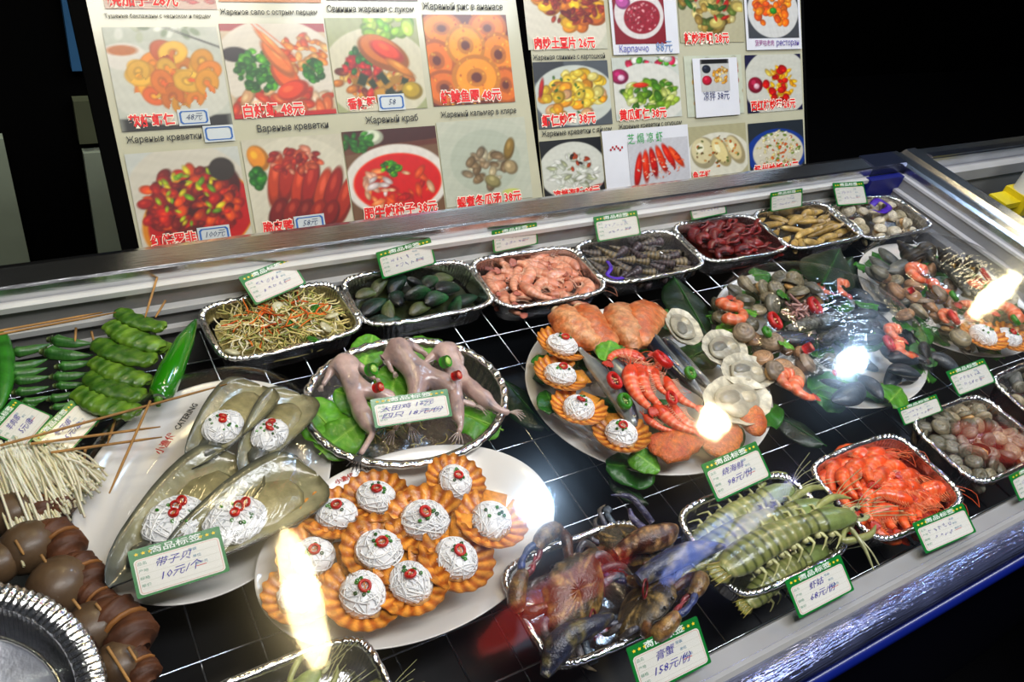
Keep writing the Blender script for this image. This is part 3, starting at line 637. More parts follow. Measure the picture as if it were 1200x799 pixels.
sticker(BA, ((441, 112), (472, 109), (475, 128), (444, 131)), '58', 3); sticker(BA, ((230, 267), (268, 263), (271, 282), (233, 286)), '100元', 4); sticker(BA, ((343, 254), (378, 250), (382, 268), (346, 272)), '58元', 5)

photo(BB, ((612, -20), (706, -28), (710, 54), (618, 62)), [('e', .5, .5, .55, .6, 0, 'e6e2d4'), ('s', 46, (.55, .62, .42, .32), 'b', (.08, .16), .8, ['f0b020', 'e89818', 'f4c840', 'd88818']), ('s', 50, (.6, .6, .42, .22), 'b', (.03, .08), .5, ['a84818', '8c3010', 'c86828'])], 'd8d8c8', 84, 21)
photo(BB, ((793, -25), (868, -30), (871, 46), (796, 54)), [('s', 60, (.5, .6, .46, .4), 'b', (.06, .13), .7, ['d8c888', 'b8a060', '988040', 'e8dca8', '70803c']), ('s', 16, (.5, .6, .4, .35), 'b', (.03, .1), .4, ['c84020', '3c7820'])], 'c8c4ac', 84, 22)
photo(BB, ((623, 76), (711, 68), (717, 144), (632, 153)), [('q', .1, .9, .3, .2, 0, '484c50'), ('e', .52, .48, .55, .46, 0, 'd8dcd4'), ('s', 80, (.52, .5, .42, .36), 'b', (.05, .11), .8, ['f0d870', 'e8c850', 'f4e8a0', 'f0c8a0', 'e8b040']), ('b', .08, .6, .03, .15, -.2, 'b81c18'), ('s', 14, (.5, .5, .4, .35), 'b', (.015, .03), .6, ['588030'])], '70767a', 84, 23)
photo(BB, ((716, 70), (793, 64), (799, 135), (722, 143)), [('s', 30, (.6, .93, .4, .1), 'b', (.04, .08), .7, ['48902c', '70b848', 'd84870', 'e8e8e0']), ('e', .5, .4, .6, .5, 0, 'e6e6de'), ('b', .1, .7, .13, .12, 0, 'b02870'), ('b', .12, .68, .05, .05, 0, 'f0d0e0'), ('s', 80, (.55, .38, .42, .24), 'b', (.04, .1), .6, ['b8d068', '90b840', 'e0e4b0', 'd0d890', '60902c']), ('b', .4, .55, .12, .04, 0, 'e05828')], 'd8dcd4', 84, 24)
photo(BB, ((800, 68), (866, 62), (873, 132), (806, 138)), [('s', 40, (.6, .5, .5, .5), 'b', (.05, .1), .7, ['f0c060', 'e8b048', 'd84830', 'e8e8d8'])], 'd8dccc', 60, 25)
photo(BB, ((872, 67), (937, 61), (940, 128), (876, 133)), [('e', .55, .5, .6, .6, 0, 'dcdcd2'), ('b', .16, .48, .13, .14, 0, 'a82850'), ('b', .18, .46, .05, .05, 0, 'f0c8d0'), ('s', 60, (.58, .45, .3, .33), 'b', (.03, .08), .5, ['f0c850', 'e8b038', 'f4dc80']), ('s', 18, (.6, .5, .25, .35), 'b', (.04, .09), .8, ['d02818', 'e04020'])], '303058', 84, 26)
photo(BB, ((632, 168), (704, 158), (708, 226), (638, 234)), [('e', .5, .45, .56, .5, 0, 'dedfd6'), ('s', 70, (.5, .42, .4, .3), 'b', (.03, .1), .4, ['e4e6dc', 'd4d8c8', 'f0f0e8', 'b8bca0']), ('s', 10, (.6, .6, .2, .15), 'b', (.03, .06), .6, ['483020', 'b05830']), ('b', .75, .1, .2, .03, .3, 'd02818')], '202428', 84, 27)
photo(BB, ((806, 150), (872, 143), (877, 204), (808, 212)), [('e', .5, .4, .56, .46, 0, 'e6e4d6'), ('b', .25, .5, .22, .3, .1, 'e0d8b8'), ('b', .55, .48, .14, .3, .35, 'e8dcb0'), ('b', .8, .5, .14, .3, .35, 'e0d4b0'), ('s', 40, (.5, .5, .4, .3), 'b', (.01, .03), .7, ['788848', 'c87838', 'd8a868', '8c6838'])], 'c0bca0', 84, 28)
photo(BB, ((876, 146), (940, 139), (943, 198), (879, 206)), [('e', .5, .4, .56, .46, 0, '3c5ca0'), ('e', .52, .4, .46, .4, 0, 'e0dccc'), ('s', 160, (.52, .45, .4, .38), 'b', (.015, .035), .7, ['f0e8c8', 'e8dca8', 'd87838', '88a040', 'f4f0dc'])], '404850', 84, 29)
def sheet(root, quad, label, lift=.004):
    u0, u1, v0, v1 = bbox_(*quad); b = B(); bplane(b, u0, u1, v0, v1, lift, 'd8d9dc', .0005); o = b.build('paper_sheet', CARD, root, False); o['label'] = label
sheet(BB, ((712, -20), (790, -27), (793, 62), (716, 66)), 'white paper sheet with a raw meat platter')
photo(BB, ((715, -15), (775, -20), (778, 50), (719, 54)), [('e', .5, .5, .48, .42, 0, 'e8e4e0'), ('b', .2, .7, .14, .12, 0, 'c878b0'), ('e', .55, .45, .36, .28, .2, 'a83048'), ('s', 90, (.55, .45, .33, .24), 'e', (.015, .03), .6, ['c86070', 'e8b8b8', '982840'])], '98103c', 84, 31, lift=.0048)
btext(BB, 'Карпаччо', (724, 59), (758, 57), '7474b8', .0055); btext(BB, '88元', (767, 57), (786, 55), '7490b8', .0055)
sheet(BB, ((870, -18), (935, -24), (937, 57), (873, 60)), 'white paper sheet with orange glazed pieces')
photo(BB, ((873, -16), (932, -21), (934, 44), (875, 46)), [('e', .5, .5, .5, .5, 0, 'e0e0dc'), ('s', 60, (.52, .55, .36, .36), 'b', (.06, .1), .8, ['f09028', 'e87820', 'f4a848']), ('b', .5, .5, .07, .06, 0, '48a038')], '606468', 84, 32, lift=.0048)
btext(BB, '菠萝咕老肉', (883, 52), (905, 51), 'a04890', .0055); btext(BB, 'ресторан', (908, 51), (934, 50), '7060a8', .0055)
sheet(BB, ((810, 71), (862, 66), (864, 135), (813, 138)), 'taped white sheet over a dish photograph', .0055)
photo(BB, ((818, 72), (851, 68), (853, 106), (820, 109)), [('q', .5, .93, .5, .07, 0, '181818'), ('b', .2, .7, .15, .13, 0, '303848'), ('b', .2, .35, .17, .15, 0, 'c83858'), ('s', 40, (.7, .5, .26, .26), 'b', (.04, .08), .7, ['e8c078', 'd8a858', 'f0dca8'])], 'd4d4d0', 60, 33, lift=.0062)
btext(BB, '凉拌 38元', (822, 115), (852, 112), '404878', .0068)
sheet(BB, ((704, 153), (804, 147), (808, 216), (708, 224)), 'large white sheet with red grilled prawns', .0055)
photo(BB, ((733, 166), (803, 160), (807, 215), (737, 221)), [('b', .14+.13*i, .38+.06*min(i, 4)-.04*max(0, i-4), .06, .36-.02*i, -.15+.12*i, c) for i, c in enumerate(['d04028', 'e05838', 'c83820', 'e06040', 'd84830', 'e87048'])]+[('s', 50, (.5, .45, .4, .3), 'b', (.01, .03), .5, ['f0a088', 'f8d8c8', 'b82818'])], 'd6d6d8', 84, 34, lift=.0062)
btext(BB, '芝 焗 凉 虾', (733, 165), (774, 161), '40a860', .0068)
b = B(); [bplane(b, *(lambda c: (c[0]-.002, c[0]+.002, c[1]-.002, c[1]+.002))(buv(720+rr*2.2, 172+((rr*7) % 5))), .0066, 'b03040') for rr in range(-3, 4)]; b.build('blossom_print', INK, BB, False)
for s_, a, c in (('Жареная свинина с картошкой', (624, 69), (708, 65)), ('Жареные креветки с яйцом', (634, 158), (716, 151)), ('Жареные креветки с огурцом', (724, 149), (798, 144))):
    btext(BB, s_, a, c, '2a2a28', bold=.0002)
for s_, a, c in (('肉炒土豆片 26元', (625, 53), (696, 50)), ('辣炒海螺 28元', (801, 47), (853, 45)), ('虾仁炒蛋 38元', (634, 144), (697, 138)), ('黄瓜虾仁 38元', (725, 137), (780, 132)), ('西红柿炒蛋 26元', (879, 126), (931, 121)),
                 ('凉拌海蜇 28元', (648, 231), (702, 223)), ('鱼子饼', (811, 208), (832, 205)), ('扬州炒饭 26元', (883, 202), (935, 196))):
    btext(BB, s_, a, c, RW[0], outline=RW[1], bold=.0006)

for r in boards:
    for ch in r.children: ch.location = -r.location
# ------------------------------------------------------------------ food templates
def fan(b, c, dirv, up, L_, W_, n, col, th=.0006, spread=1.0):      # tail fan: n leaf-shaped lobes
    dirv = np.asarray(dirv, float); dirv /= np.linalg.norm(dirv); up = np.asarray(up, float); side = np.cross(up, dirv)
    for k in range(n):
        a = (k-(n-1)/2)*spread/max(n-1, 1); d = dirv*math.cos(a)+side*math.sin(a)
        P = [c+d*L_*t for t in (0, .3, .7, 1.)]
        tube(b, P, np.array([[W_*.25, th], [W_*.6, th*1.6], [W_*.6, th*1.4], [W_*.15, th*.6]]), col, 6, up=up)
def shrimp_t(curl, base='e8683c', pale='f6c0a0', head='e0562e', L_=.075, legs=True, name='shrimp', peeled=False, tail='c84020', fat=1.):
    n = 34; t = np.linspace(0, 1, n); ang = curl*t**1.15
    # body lies on its side in the xy plane, head at +x
    ds = L_/n; th = PI+ang-curl*.35; P = np.cumsum(np.c_[np.cos(th), np.sin(th), 0*t]*ds, 0); P -= (P[0]+P[-1])/2
    hf = .36 if not peeled else .0
    r = np.where(t < hf, .0035+.0068*np.sin(np.clip(t/hf if hf else t, 0, 1)*PI*.62)**.7, 0) if hf else 0*t
    tt = np.clip((t-hf)/(1-hf), 0, 1)
    body = (.0098-.0058*tt**1.2); seg = (tt*6) % 1; body = body*(1+.10*seg-.05)
    if peeled: body = body*np.clip(.55+tt*4, 0, 1)
    r = np.where(t < hf, r, body)*fat
    r[0] *= .4 if not peeled else .6
    cb, cp, chd = srgb(base), srgb(pale), srgb(head)
    C = np.where((t < hf)[:, None], chd, mixc(cp, cb, np.clip(.45+seg*1.1, 0, 1)))
    b = B(); tube(b, P, np.stack([r, r*.82], 1), C, 12)
    for i in range(12):    # belly paler, in the shell itself
        pass
    parts = [('body_shell', b, WET)]
    d = P[-1]-P[-3]; b = B(); fan(b, P[-1], d, (0, 0, 1), .014, .006, 5, tail, spread=1.3); parts.append(('tail_fan', b, WET))
    if legs:
        b = B(); inner = np.array([0, 0, 0.])
        for k in range(10):
            i = 4+k*2; T = P[i+1]-P[i-1]; T /= np.linalg.norm(T); nrm = np.array([-T[1], T[0], 0])*(1 if curl > 0 else -1); nrm = -nrm if False else nrm
            q = P[i]+nrm*r[i]*.7; L2 = .013-.0006*k
            for zz in (-.003, .003):
                tube(b, [q+(0, 0, zz), q+nrm*L2*.5+(0, 0, zz*1.6)+T*.002, q+nrm*L2-T*.003+(0, 0, zz)], [.0008, .0006, .0003], pale, 4)
        parts.append(('legs', b, WET, {'kind': 'stuff'}))
    if not peeled:
        h0 = P[0]; hd = (P[0]-P[3]); hd /= np.linalg.norm(hd); nrm = np.array([-hd[1], hd[0], 0])
        b = B(); tube(b, [h0-hd*.006+nrm*.002, h0+hd*.007+nrm*.004, h0+hd*.014+nrm*.005], [.002, .001, .0002], head, 5)
        for k in (-1, 1):
            tube(b, curve([h0, h0+hd*.012+(0, 0, .004*k), h0+hd*.03+nrm*-.012+(0, 0, .006*k), h0+hd*.03-nrm*.03], 8), .0004, base, 3)
            tube(b, curve([h0, h0+hd*.01-nrm*.003+(0, 0, .003*k), h0+hd*.018-nrm*.008+(0, 0, .004*k)], 5), .0006, pale, 3)
        parts.append(('antennae', b, WET, {'kind': 'stuff'}))
        for k in (-1, 1):
            b = B(); ell(b, h0-hd*.002+nrm*.001+np.array([0, 0, .0038*k]), (.0017,)*3, (.01, .008, .006), 7, 5); parts.append(('eye', b, WET))
    t_ = template(name, parts); return t_
SH = [shrimp_t(c) for c in (2.2, 3.0, 3.8, 1.2)]
SHR = [shrimp_t(c, 'ec6c34', 'f49c68', 'e8602c', fat=1.15) for c in (1.6, 2.4, 3.2, .9)]
SHP = [shrimp_t(c, 'e0a084', 'f2ccb4', 'd89478', tail='c88070', fat=1.1) for c in (2.2, 3.2, 3.8, 1.4)]
SHC = [shrimp_t(c, 'e87c50', 'f6c4a4', peeled=True, legs=False, name='peeled_shrimp', fat=1.35, L_=.07) for c in (4.2, 3.6)]
CRAY = [shrimp_t(c, '7c1410', '3a0a0c', '8c1a12', L_=.075, name='crayfish', tail='5a0c0c', fat=1.35) for c in (1.8, 2.8)]
for t in CRAY:
    for k in (-1, 1):
        b = B(); h = np.array([.030, .004, .004*k])
        tube(b, curve([h, h+(.016, -.012*1, .006*k), h+(.03, -.006, .009*k)], 6), [.0018, .0022, .003, .0045, .0055, .004], '8c1812', 6)
        for q in (-1, 1): tube(b, [h+(.03, -.006, .009*k), h+(.042, -.002+q*.003, .009*k), h+(.05, -.002+q*.001, .009*k)], [.003, .0022, .0004], '9c2014', 5)
        o = b.build('claw', WET, t, link=False)

def clam_t(col, edge, ribs=26, w=.014, open_=0., name='clam', seed=0, elong=1.):
    parts = []
    for sgn in (1, -1):
        nu, nv = 12, 16; u = np.linspace(0, 1, nu); a = np.linspace(-PI*.98, PI*.98, nv)
        U, A = np.meshgrid(u, a, indexing='ij')
        R_ = (1+.08*np.cos(A))*U; X = elong*(R_*np.cos(A)-.0)*w; Y = R_*np.sin(A)*w*.86
        beak = np.exp(-((A)**2)/.35)
        Z = .52*w*np.sqrt(np.clip(1-U**2, 0, 1))*(1+.15*np.cos(A)) + .0
        Z *= 1+.03*np.sin(U*ribs)
        X = X+.28*w*(1-U)  # umbo leans to the hinge
        V = np.stack([X, Y, Z*sgn], -1).reshape(-1, 3)
        if open_:
            c_, s_ = math.cos(open_*sgn), math.sin(open_*sgn); hx = w*1.05
            V = V-[hx, 0, 0]; V = np.c_[V[:, 0]*c_-(-V[:, 2])*s_*-1*0+V[:, 2]*0+0*V[:, 0], V[:, 1], V[:, 2]-V[:, 0]*s_]; V[:, 0] += hx
        t_ = U.ravel(); C = mixc(col, edge, np.clip(.35*np.sin(t_*ribs*.8)+.35*t_, 0, 1))
        b = B(); F = gridf(nu, nv, False, True)
        b.add(V, F if sgn > 0 else F[:, ::-1], C); parts.append(('shell_half', b, SHELL))
    if open_:
        b = B(); ell(b, (0, 0, 0), (w*.8*elong, w*.6, w*.3), 'd8b078', 10, 6, .15, 300); parts.append(('meat', b, WET))
    return template(name, parts)
CLG = [clam_t('8c8878', '4c4c44', seed=1), clam_t('a89c80', '6a6250', seed=2), clam_t('74705c', '3c3a30', seed=3), clam_t('989078', '54503e', open_=.25, seed=4)]
CLW = [clam_t('d8ceb4', 'b4a488', name='white_clam'), clam_t('e4dcc8', 'c0b090', open_=.3, name='white_clam'), clam_t('c4b898', '948464', elong=1.15, name='white_clam')]
CLB = [clam_t('b08c68', '7a5c40'), clam_t('c09c78', '8a6848', ribs=40), clam_t('a0907c', '6e5e4c', open_=.2)]
def mussel_t(col, tip, L_=.05, name='mussel', open_=False, inner='d8d0b8'):
    parts = []
    for sgn in (1, -1):
        nu, nv = 14, 10; u = np.linspace(0, 1, nu); a = np.linspace(0, PI, nv)
        U, A = np.meshgrid(u, a, indexing='ij')
        wd = .25*L_*np.sin(np.clip(U, 0, 1)**.75*PI)**.65*(.75+.35*U)
        X = (U-.5)*L_; Y = wd*np.cos(A)+.08*L_*np.sin(U*PI); Z = sgn*(wd*.62*np.sin(A))
        V = np.stack([X, Y, Z], -1).reshape(-1, 3); C = mixc(tip, col, np.clip(1.3-1.6*U.ravel()+.2*nz(V, 300, 3), 0, 1))
        b = B(); F = gridf(nu, nv); b.add(V, F if sgn < 0 else F[:, ::-1], C); parts.append(('shell_half', b, SHELL))
    return template(name, parts)
MUG = [mussel_t('1e241e', '2c6a3c', .056, 'green_mussel'), mussel_t('5c5c40', '56683c', .05, 'green_mussel'), mussel_t('181c20', '25503a', .062, 'green_mussel')]
MUB = [mussel_t('20242a', '46505a', .055), mussel_t('585c58', '808078', .05)]
def razor_t(col, tip, L_=.06, R0=.0085, name='razor_clam'):
    u = np.linspace(0, 1, 14); r = R0*np.clip(np.sin(u*PI)**.3, .35, 1)
    P = np.c_[(u-.5)*L_, .004*np.sin(u*PI), 0*u]; C = mixc(col, tip, np.clip(np.abs(u-.5)*2, 0, 1)**2*.8+.2*np.sin(u*30)**2)
    b = B(); tube(b, P, np.c_[r, r*.7], C, 10); parts = [('shell', b, SHELL)]
    b = B(); tube(b, P[:13]+[0, R0*.95, 0], .0006, '3c3018', 4); parts.append(('hinge', b, SHELL))
    b = B(); tube(b, [P[-1]-[.004, 0, 0], P[-1]+[.006, .001, 0], P[-1]+[.010, .003, 0]], [.004, .0035, .0015], 'd8c09c', 7); parts.append(('foot', b, WET))
    return template(name, parts)
RZ = [razor_t('b89858', 'e0c888'), razor_t('a08448', 'cdb072', .062), razor_t('c8ac6c', '8a7038', .048)]
def turret_t(c1, c2, L_=.044, R0=.0088, name='sea_snail'):
    n = 40; u = np.linspace(0, 1, n); r = R0*(1-u)**.8*(1+.13*np.abs(np.sin(u*PI*6)))+.0004
    r[0] *= .5; r[1] *= .85
    P = np.c_[(.5-u)*L_, 0*u, 0*u]; b = B(); tube(b, P, r, mixc(c1, c2, np.abs(np.sin(u*PI*6+.5))**2), 12)
    parts = [('spiral_shell', b, SHELL)]
    b = B(); tube(b, [(L_*.5+.001, 0, .001), (L_*.5-.003, 0, .001)], np.array([[R0*.45, R0*.7], [R0*.4, R0*.5]]), '2a2018', 8); parts.append(('aperture', b, WET))
    return template(name, parts)
TU = [turret_t('807468', '4c4440'), turret_t('98886c', '5c5440'), turret_t('6a5c60', '3c3438', .046)]
def mantis_t():
    L_ = .17; parts = []; n = 64; t = np.linspace(0, 1, n)
    P = np.c_[(.5-t)*L_, .010*np.sin(t*PI), .004*np.sin(t*PI*1.2)]
    w_ = np.interp(t, [0, .03, .12, .25, .3, .42, .6, .85, .93, 1], [.004, .009, .0135, .0145, .0115, .013, .0165, .0175, .015, .008])
    seg = np.where(t > .25, ((t-.25)/.72*11) % 1, .5); w2 = w_*(1+.05*(seg-.5)); hh = w2*.55*(1+.06*(seg-.5))
    base, edge, dk = srgb('90955c'), srgb('b0ae78'), srgb('4c5628')
    C = np.where((seg < .14)[:, None], dk, np.where((seg > .85)[:, None], edge, base)); C = np.where((t < .25)[:, None], srgb('8c9c60'), C)
    V = B(); tube(V, P, np.c_[w2, hh], C, 16); parts.append(('body_shell', V, WET))
    b = B(); fan(b, P[-3], (-1, -.05, 0), (0, 0, 1), .020, .014, 3, '98964e', .0016, .8); 
    for k in range(-2, 3): tube(b, [P[-2]+(0, k*.004, .002), P[-2]+(-.022, k*.006, .003)], [.0012, .0002], 'c8b868', 4)
    parts.append(('tail_fan', b, WET))
    for s_ in (-1, 1):
        b = B(); q = P[6]+(0, s_*.009, -.003)
        tube(b, curve([q, q+(-.014, s_*.012, -.004), q+(.016, s_*.018, -.004), q+(.036, s_*.01, -.006)], 14), np.interp(np.linspace(0, 1, 14), [0, .3, .6, .8, 1], [.002, .0035, .0045, .003, .0006]), 'a8ac70', 7)
        parts.append(('raptorial_claw', b, WET))
        b = B()
        for k in range(7):
            i = 14+k*6; q = P[i]+(0, s_*w_[i]*.8, -hh[i]*.5); tube(b, curve([q, q+(.003, s_*.010, .001), q+(-.004, s_*.017, -.008)], 5), [.0018, .0022, .0016, .001, .0005], 'c6c690', 5)
            ell(b, q+(0, s_*.003, -.002), (.005, .004, .0035), 'd2cf9c', 7, 5)
        parts.append(('legs', b, WET, {'kind': 'stuff'}))
        b = B(); q = P[0]+(0, s_*.003, .001)
        for k in range(3): tube(b, curve([q, q+(.02, s_*(.003+.004*k), .006), q+(.045+.01*k, s_*(.004+.01*k), .0)], 8), .0005, 'b8b888', 3)
        ell(b, q+(.006, s_*.004, -.001), (.010, .0035, .001), 'c8cb98', 8, 5); parts.append(('antennae', b, WET, {'kind': 'stuff'}))
        b = B(); ell(b, P[0]+(.004, s_*.004, .003), (.0018, .0028, .0018), '1c2020', 7, 5); parts.append(('eye', b, WET))
    return template('mantis_shrimp', parts)
MANT = mantis_t()
def crab_t(shell='4a4228', dots='a88c54', claw1='6a4426', claw2='3c4a78', tip='7c2c30'):
    parts = []; nu, nv = 36, 9; a = np.arange(nu)*2*PI/nu; V = []; C = []
    R_ = np.array([1/(abs(math.cos(x))**1.7+(abs(math.sin(x))*1.0)**1.7)**(1/1.7) for x in a])
    teeth = np.where((np.sin(a) > .05) & (np.abs(np.cos(a)) > .25), .045*np.sign(np.sin(a*18)), 0); side = np.where(np.abs(np.cos(a)) > .985, .18, 0)
    rr = R_+teeth+side; X0, Y0 = rr*np.cos(a)*.052, rr*np.sin(a)*.032
    for z_, s_ in ((-.0105, .05), (-.010, .55), (-.006, .86), (-.0008, 1.), (.0012, .985), (.007, .86), (.0105, .62), (.0125, .33), (.013, .04)):
        V.append(np.c_[X0*s_, Y0*s_, np.full(nu, z_)]); C.append(np.tile(srgb(shell) if z_ > -.003 else srgb('cbb998'), (nu, 1)))
    V = np.concatenate(V); C = np.concatenate(C); d_ = nz(V, 900, 4) > .25; C[d_ & (V[:, 2] > 0)] = srgb(dots)
    V = np.r_[V, [[0, 0, -.0105], [0, 0, .013]]]; C = np.r_[C, C[:1], C[-1:]]
    V[:, 2] += .0006*nz(V, 500, 2)
    b = B(); F = gridf(9, nu, False, True).tolist(); k = 9*nu
    for j in range(nu): F.append([k, (j+1) % nu, j]); F.append([k+1, 8*nu+j, 8*nu+(j+1) % nu])
    b.add(V, F, C); parts.append(('carapace', b, SPECK))
    for s_ in (-1, 1):
        b = B(); j = [(.03*s_, .02, 0), (.046*s_, .032, .003), (.050*s_, .040, .004)]
        tube(b, j, [.005, .007, .006], claw1, 8)
        tube(b, curve([(.050*s_, .040, .004), (.044*s_, .050, .006), (.026*s_, .056, .008), (.014*s_, .056, .008)], 8), [.005, .008, .0095, .010, .0095, .0085, .007, .005], mixc(claw1, dots, np.array([.2, 0, .6, .1, .7, 0, .5, .2])), 9)
        parts.append(('claw', b, SPECK))
        b = B(); tube(b, curve([(.016*s_, .060, .009), (.004*s_, .064, .009), (-.010*s_, .061, .008)], 6), [.004, .0045, .004, .003, .002, .0005], claw2, 7)
        tube(b, curve([(.016*s_, .053, .008), (.006*s_, .050, .008), (-.008*s_, .055, .008)], 6), [.0035, .0035, .003, .0025, .0015, .0005], tip, 7); parts.append(('pincer', b, SPECK))
        for k in range(3):
            b = B(); y0 = .012-.012*k; q = np.array([.036*s_, y0, -.002])
            tube(b, curve([q, q+(.014*s_, .003-.008*k, .008), q+(.022*s_, -.010-.008*k, .002), q+(.018*s_, -.026-.008*k, -.004)], 10), np.interp(np.linspace(0, 1, 10), [0, .4, .7, 1], [.0035, .0042, .003, .0006]), mixc('46506c', '8a7c60', np.linspace(0, 1, 10)), 7); parts.append(('leg', b, SPECK))
        b = B(); q = np.array([.028*s_, -.024, -.001])
        tube(b, curve([q, q+(.012*s_, -.006, .004), q+(.018*s_, -.014, .002), q+(.020*s_, -.026, 0)], 9), np.c_[np.interp(np.linspace(0, 1, 9), [0, .4, .6, .85, 1], [.004, .0045, .004, .009, .001]), np.full(9, .0022)], '54606c', 7); parts.append(('swimming_paddle', b, SPECK))
        b = B(); ell(b, (.008*s_, .033, .006), (.0022, .0022, .0026), '101010', 7, 5); parts.append(('eye', b, WET))
    return template('crab', parts)
CRAB = [crab_t(), crab_t('54472c', 'a88e58', '74502c', '34406c')]

# noodles, garnish
def strands(b, n, region, L_, rad, pal, seed, wig=.5, seg=3, npt=7, zr=.25):
    rr = np.random.RandomState(seed); cx, cy, cz, rx, ry, rz = region
    for k in range(n):
        q = rr.normal(size=3); q /= np.linalg.norm(q)+1e-9; q *= rr.rand()**.33; p = np.array([cx+q[0]*rx, cy+q[1]*ry, cz+abs(q[2])*rz])
        a = rr.uniform(0, 6.3); d = np.array([math.cos(a), math.sin(a), rr.normal()*zr]); P = [p]
        for j in range(npt-1):
            d = d+rr.normal(size=3)*wig*[1, 1, .5*zr/.25]; d[2] *= .6; d /= np.linalg.norm(d); P.append(P[-1]+d*L_/npt)
        tube(b, curve(P, npt+3), rad, pal[rr.randint(len(pal))] if isinstance(pal[0], str) else pal[rr.randint(len(pal))], seg)
def ring_b(R0, r0, col, n=16, m=6, seeds=False, flat=1., seedcol='e8c890', wob=.08):
    a = np.arange(n)*2*PI/n; w_ = 1+wob*nz(np.c_[np.cos(a), np.sin(a), 0*a], 3, int(R0*1e5)); b = B()
    t = np.arange(m)*2*PI/m; A, T = np.meshgrid(a, t, indexing='ij'); RR = (R0*w_[:, None]+r0*np.cos(T))
    V = np.stack([RR*np.cos(A), RR*np.sin(A), flat*r0*np.sin(T)], -1).reshape(-1, 3)
    b.add(V, gridf(n, m, True, True), col)
    s_ = None
    if seeds:
        s_ = B(); rr = np.random.RandomState(3)
        for k in range(7): a_ = rr.uniform(0, 6.3); q = R0*.55*rr.rand()**.5; ell(s_, (q*math.cos(a_), q*math.sin(a_), r0*.1), (R0*.17, R0*.13, r0*.35), seedcol, 6, 4)
        tube(s_, [(-R0*.8, 0, 0), (0, R0*.1, 0), (R0*.8, 0, 0)], r0*.3, 'f0a088' if seedcol == 'e8c890' else seedcol, 5)
    return b, s_
def chili_t(R0, r0, col, flat=1.6, name='chilli_ring', sc='e8c890'):
    b, s_ = ring_b(R0, r0, col, seeds=True, flat=flat, seedcol=sc); return template(name, [('skin', b, VEG), ('seeds', s_, WET, {'kind': 'stuff'})])
CR = chili_t(.0125, .0030, 'c81410'); CG = chili_t(.0085, .0035, '3c9018', 1.4, 'green_chilli_ring', 'c8d890')
CRS = chili_t(.0036, .0012, 'd42010'); 
b = B(); tube(b, [(0, 0, -.0045), (0, 0, .0), (0, 0, .0045)], [.0055, .006, .0055], 'c81810', 12); b2 = B(); ell(b2, (0, 0, .0045), (.0035, .0035, .0012), 'e89078', 8, 5); CHR = template('chilli_chunk', [('skin', b, VEG), ('seeds', b2, WET)])
b = B(); tube(b, [(0, 0, -.0045), (0, 0, .0), (0, 0, .0045)], [.0072, .0080, .0074], '3c9c1c', 12); b2 = B(); ell(b2, (0, 0, .0045), (.0052, .0052, .0012), 'b8d878', 8, 5); CHG = template('green_chilli_chunk', [('skin', b, VEG), ('seeds', b2, WET)])
def nest(seed, r=(.0245, .022, .016), n=60, withchili=True, elong=1.):
    parts = []
    b = B(); ell(b, (0, 0, .004), (r[0]*.92*elong, r[1]*.92, r[2]*.84), 'f8f9fa', 22, 12, .10, 200, seed); 
    rr = np.random.RandomState(seed+50)
    for k in range(int(n*1.6)):
        ax = rr.normal(size=3)*[1, 1, .7]; ax /= np.linalg.norm(ax); e1 = np.cross(ax, (.3, .2, 1)); e1 /= np.linalg.norm(e1); e2 = np.cross(ax, e1); off = rr.uniform(-.75, .75)
        a0 = rr.uniform(0, 6.3); tt = a0+np.linspace(0, rr.uniform(1.2, 3.2), 9); q = (np.outer(np.cos(tt), e1)+np.outer(np.sin(tt), e2))*math.sqrt(1-off*off)+ax*off
        q *= rr.uniform(.98, 1.045); q[:, 2] = np.maximum(q[:, 2], -.25); q = q*[r[0]*.92*elong, r[1]*.92, r[2]*.84]+[0, 0, .004]
        tube(b, q, .0009, ['fafafa', 'f0f1f3', 'fcfcfa', 'eceef0'][k % 4], 4)
    parts.append(('vermicelli', b, NOOD, {'kind': 'stuff'}))
    return parts
def garnish(seed, top=(0, 0, .0195), R0=.0050, chili=True, n=6, spread=.012, big=1):
    parts = []; rr = np.random.RandomState(seed)
    if chili:
        for k in range(big):
            b, s_ = ring_b(R0, R0*.34, 'd02410', 14, 6, True, 1.3, 'f0b070'); off = np.array(top)+(0 if k == 0 else np.array([R0*2.0*k, R0*.9, -.001]))
            ax = rr.uniform(-.5, .5, 2); M = (Matrix.Rotation(ax[0], 3, 'X')@Matrix.Rotation(ax[1], 3, 'Y'))
            b.xf(M); s_.xf(M); q = B(); q.merge(b, off=off); q.merge(s_, off=off); parts.append(('chilli_ring', q, VEG))
    b = B()
    for k in range(n):
        a = rr.uniform(0, 6.3); q = spread*rr.uniform(.45, 1); rb, _ = ring_b(.0015, .0006, ['3c8a20', '58a838', '2c6c18'][k % 3], 8, 4, flat=2.2)
        rb.xf(Matrix.Rotation(rr.uniform(-1, 1), 3, 'X')); b.merge(rb, off=(q*math.cos(a), q*math.sin(a), top[2]-.0005-13*q*q))
    parts.append(('spring_onion', b, VEG, {'kind': 'stuff'})); return parts
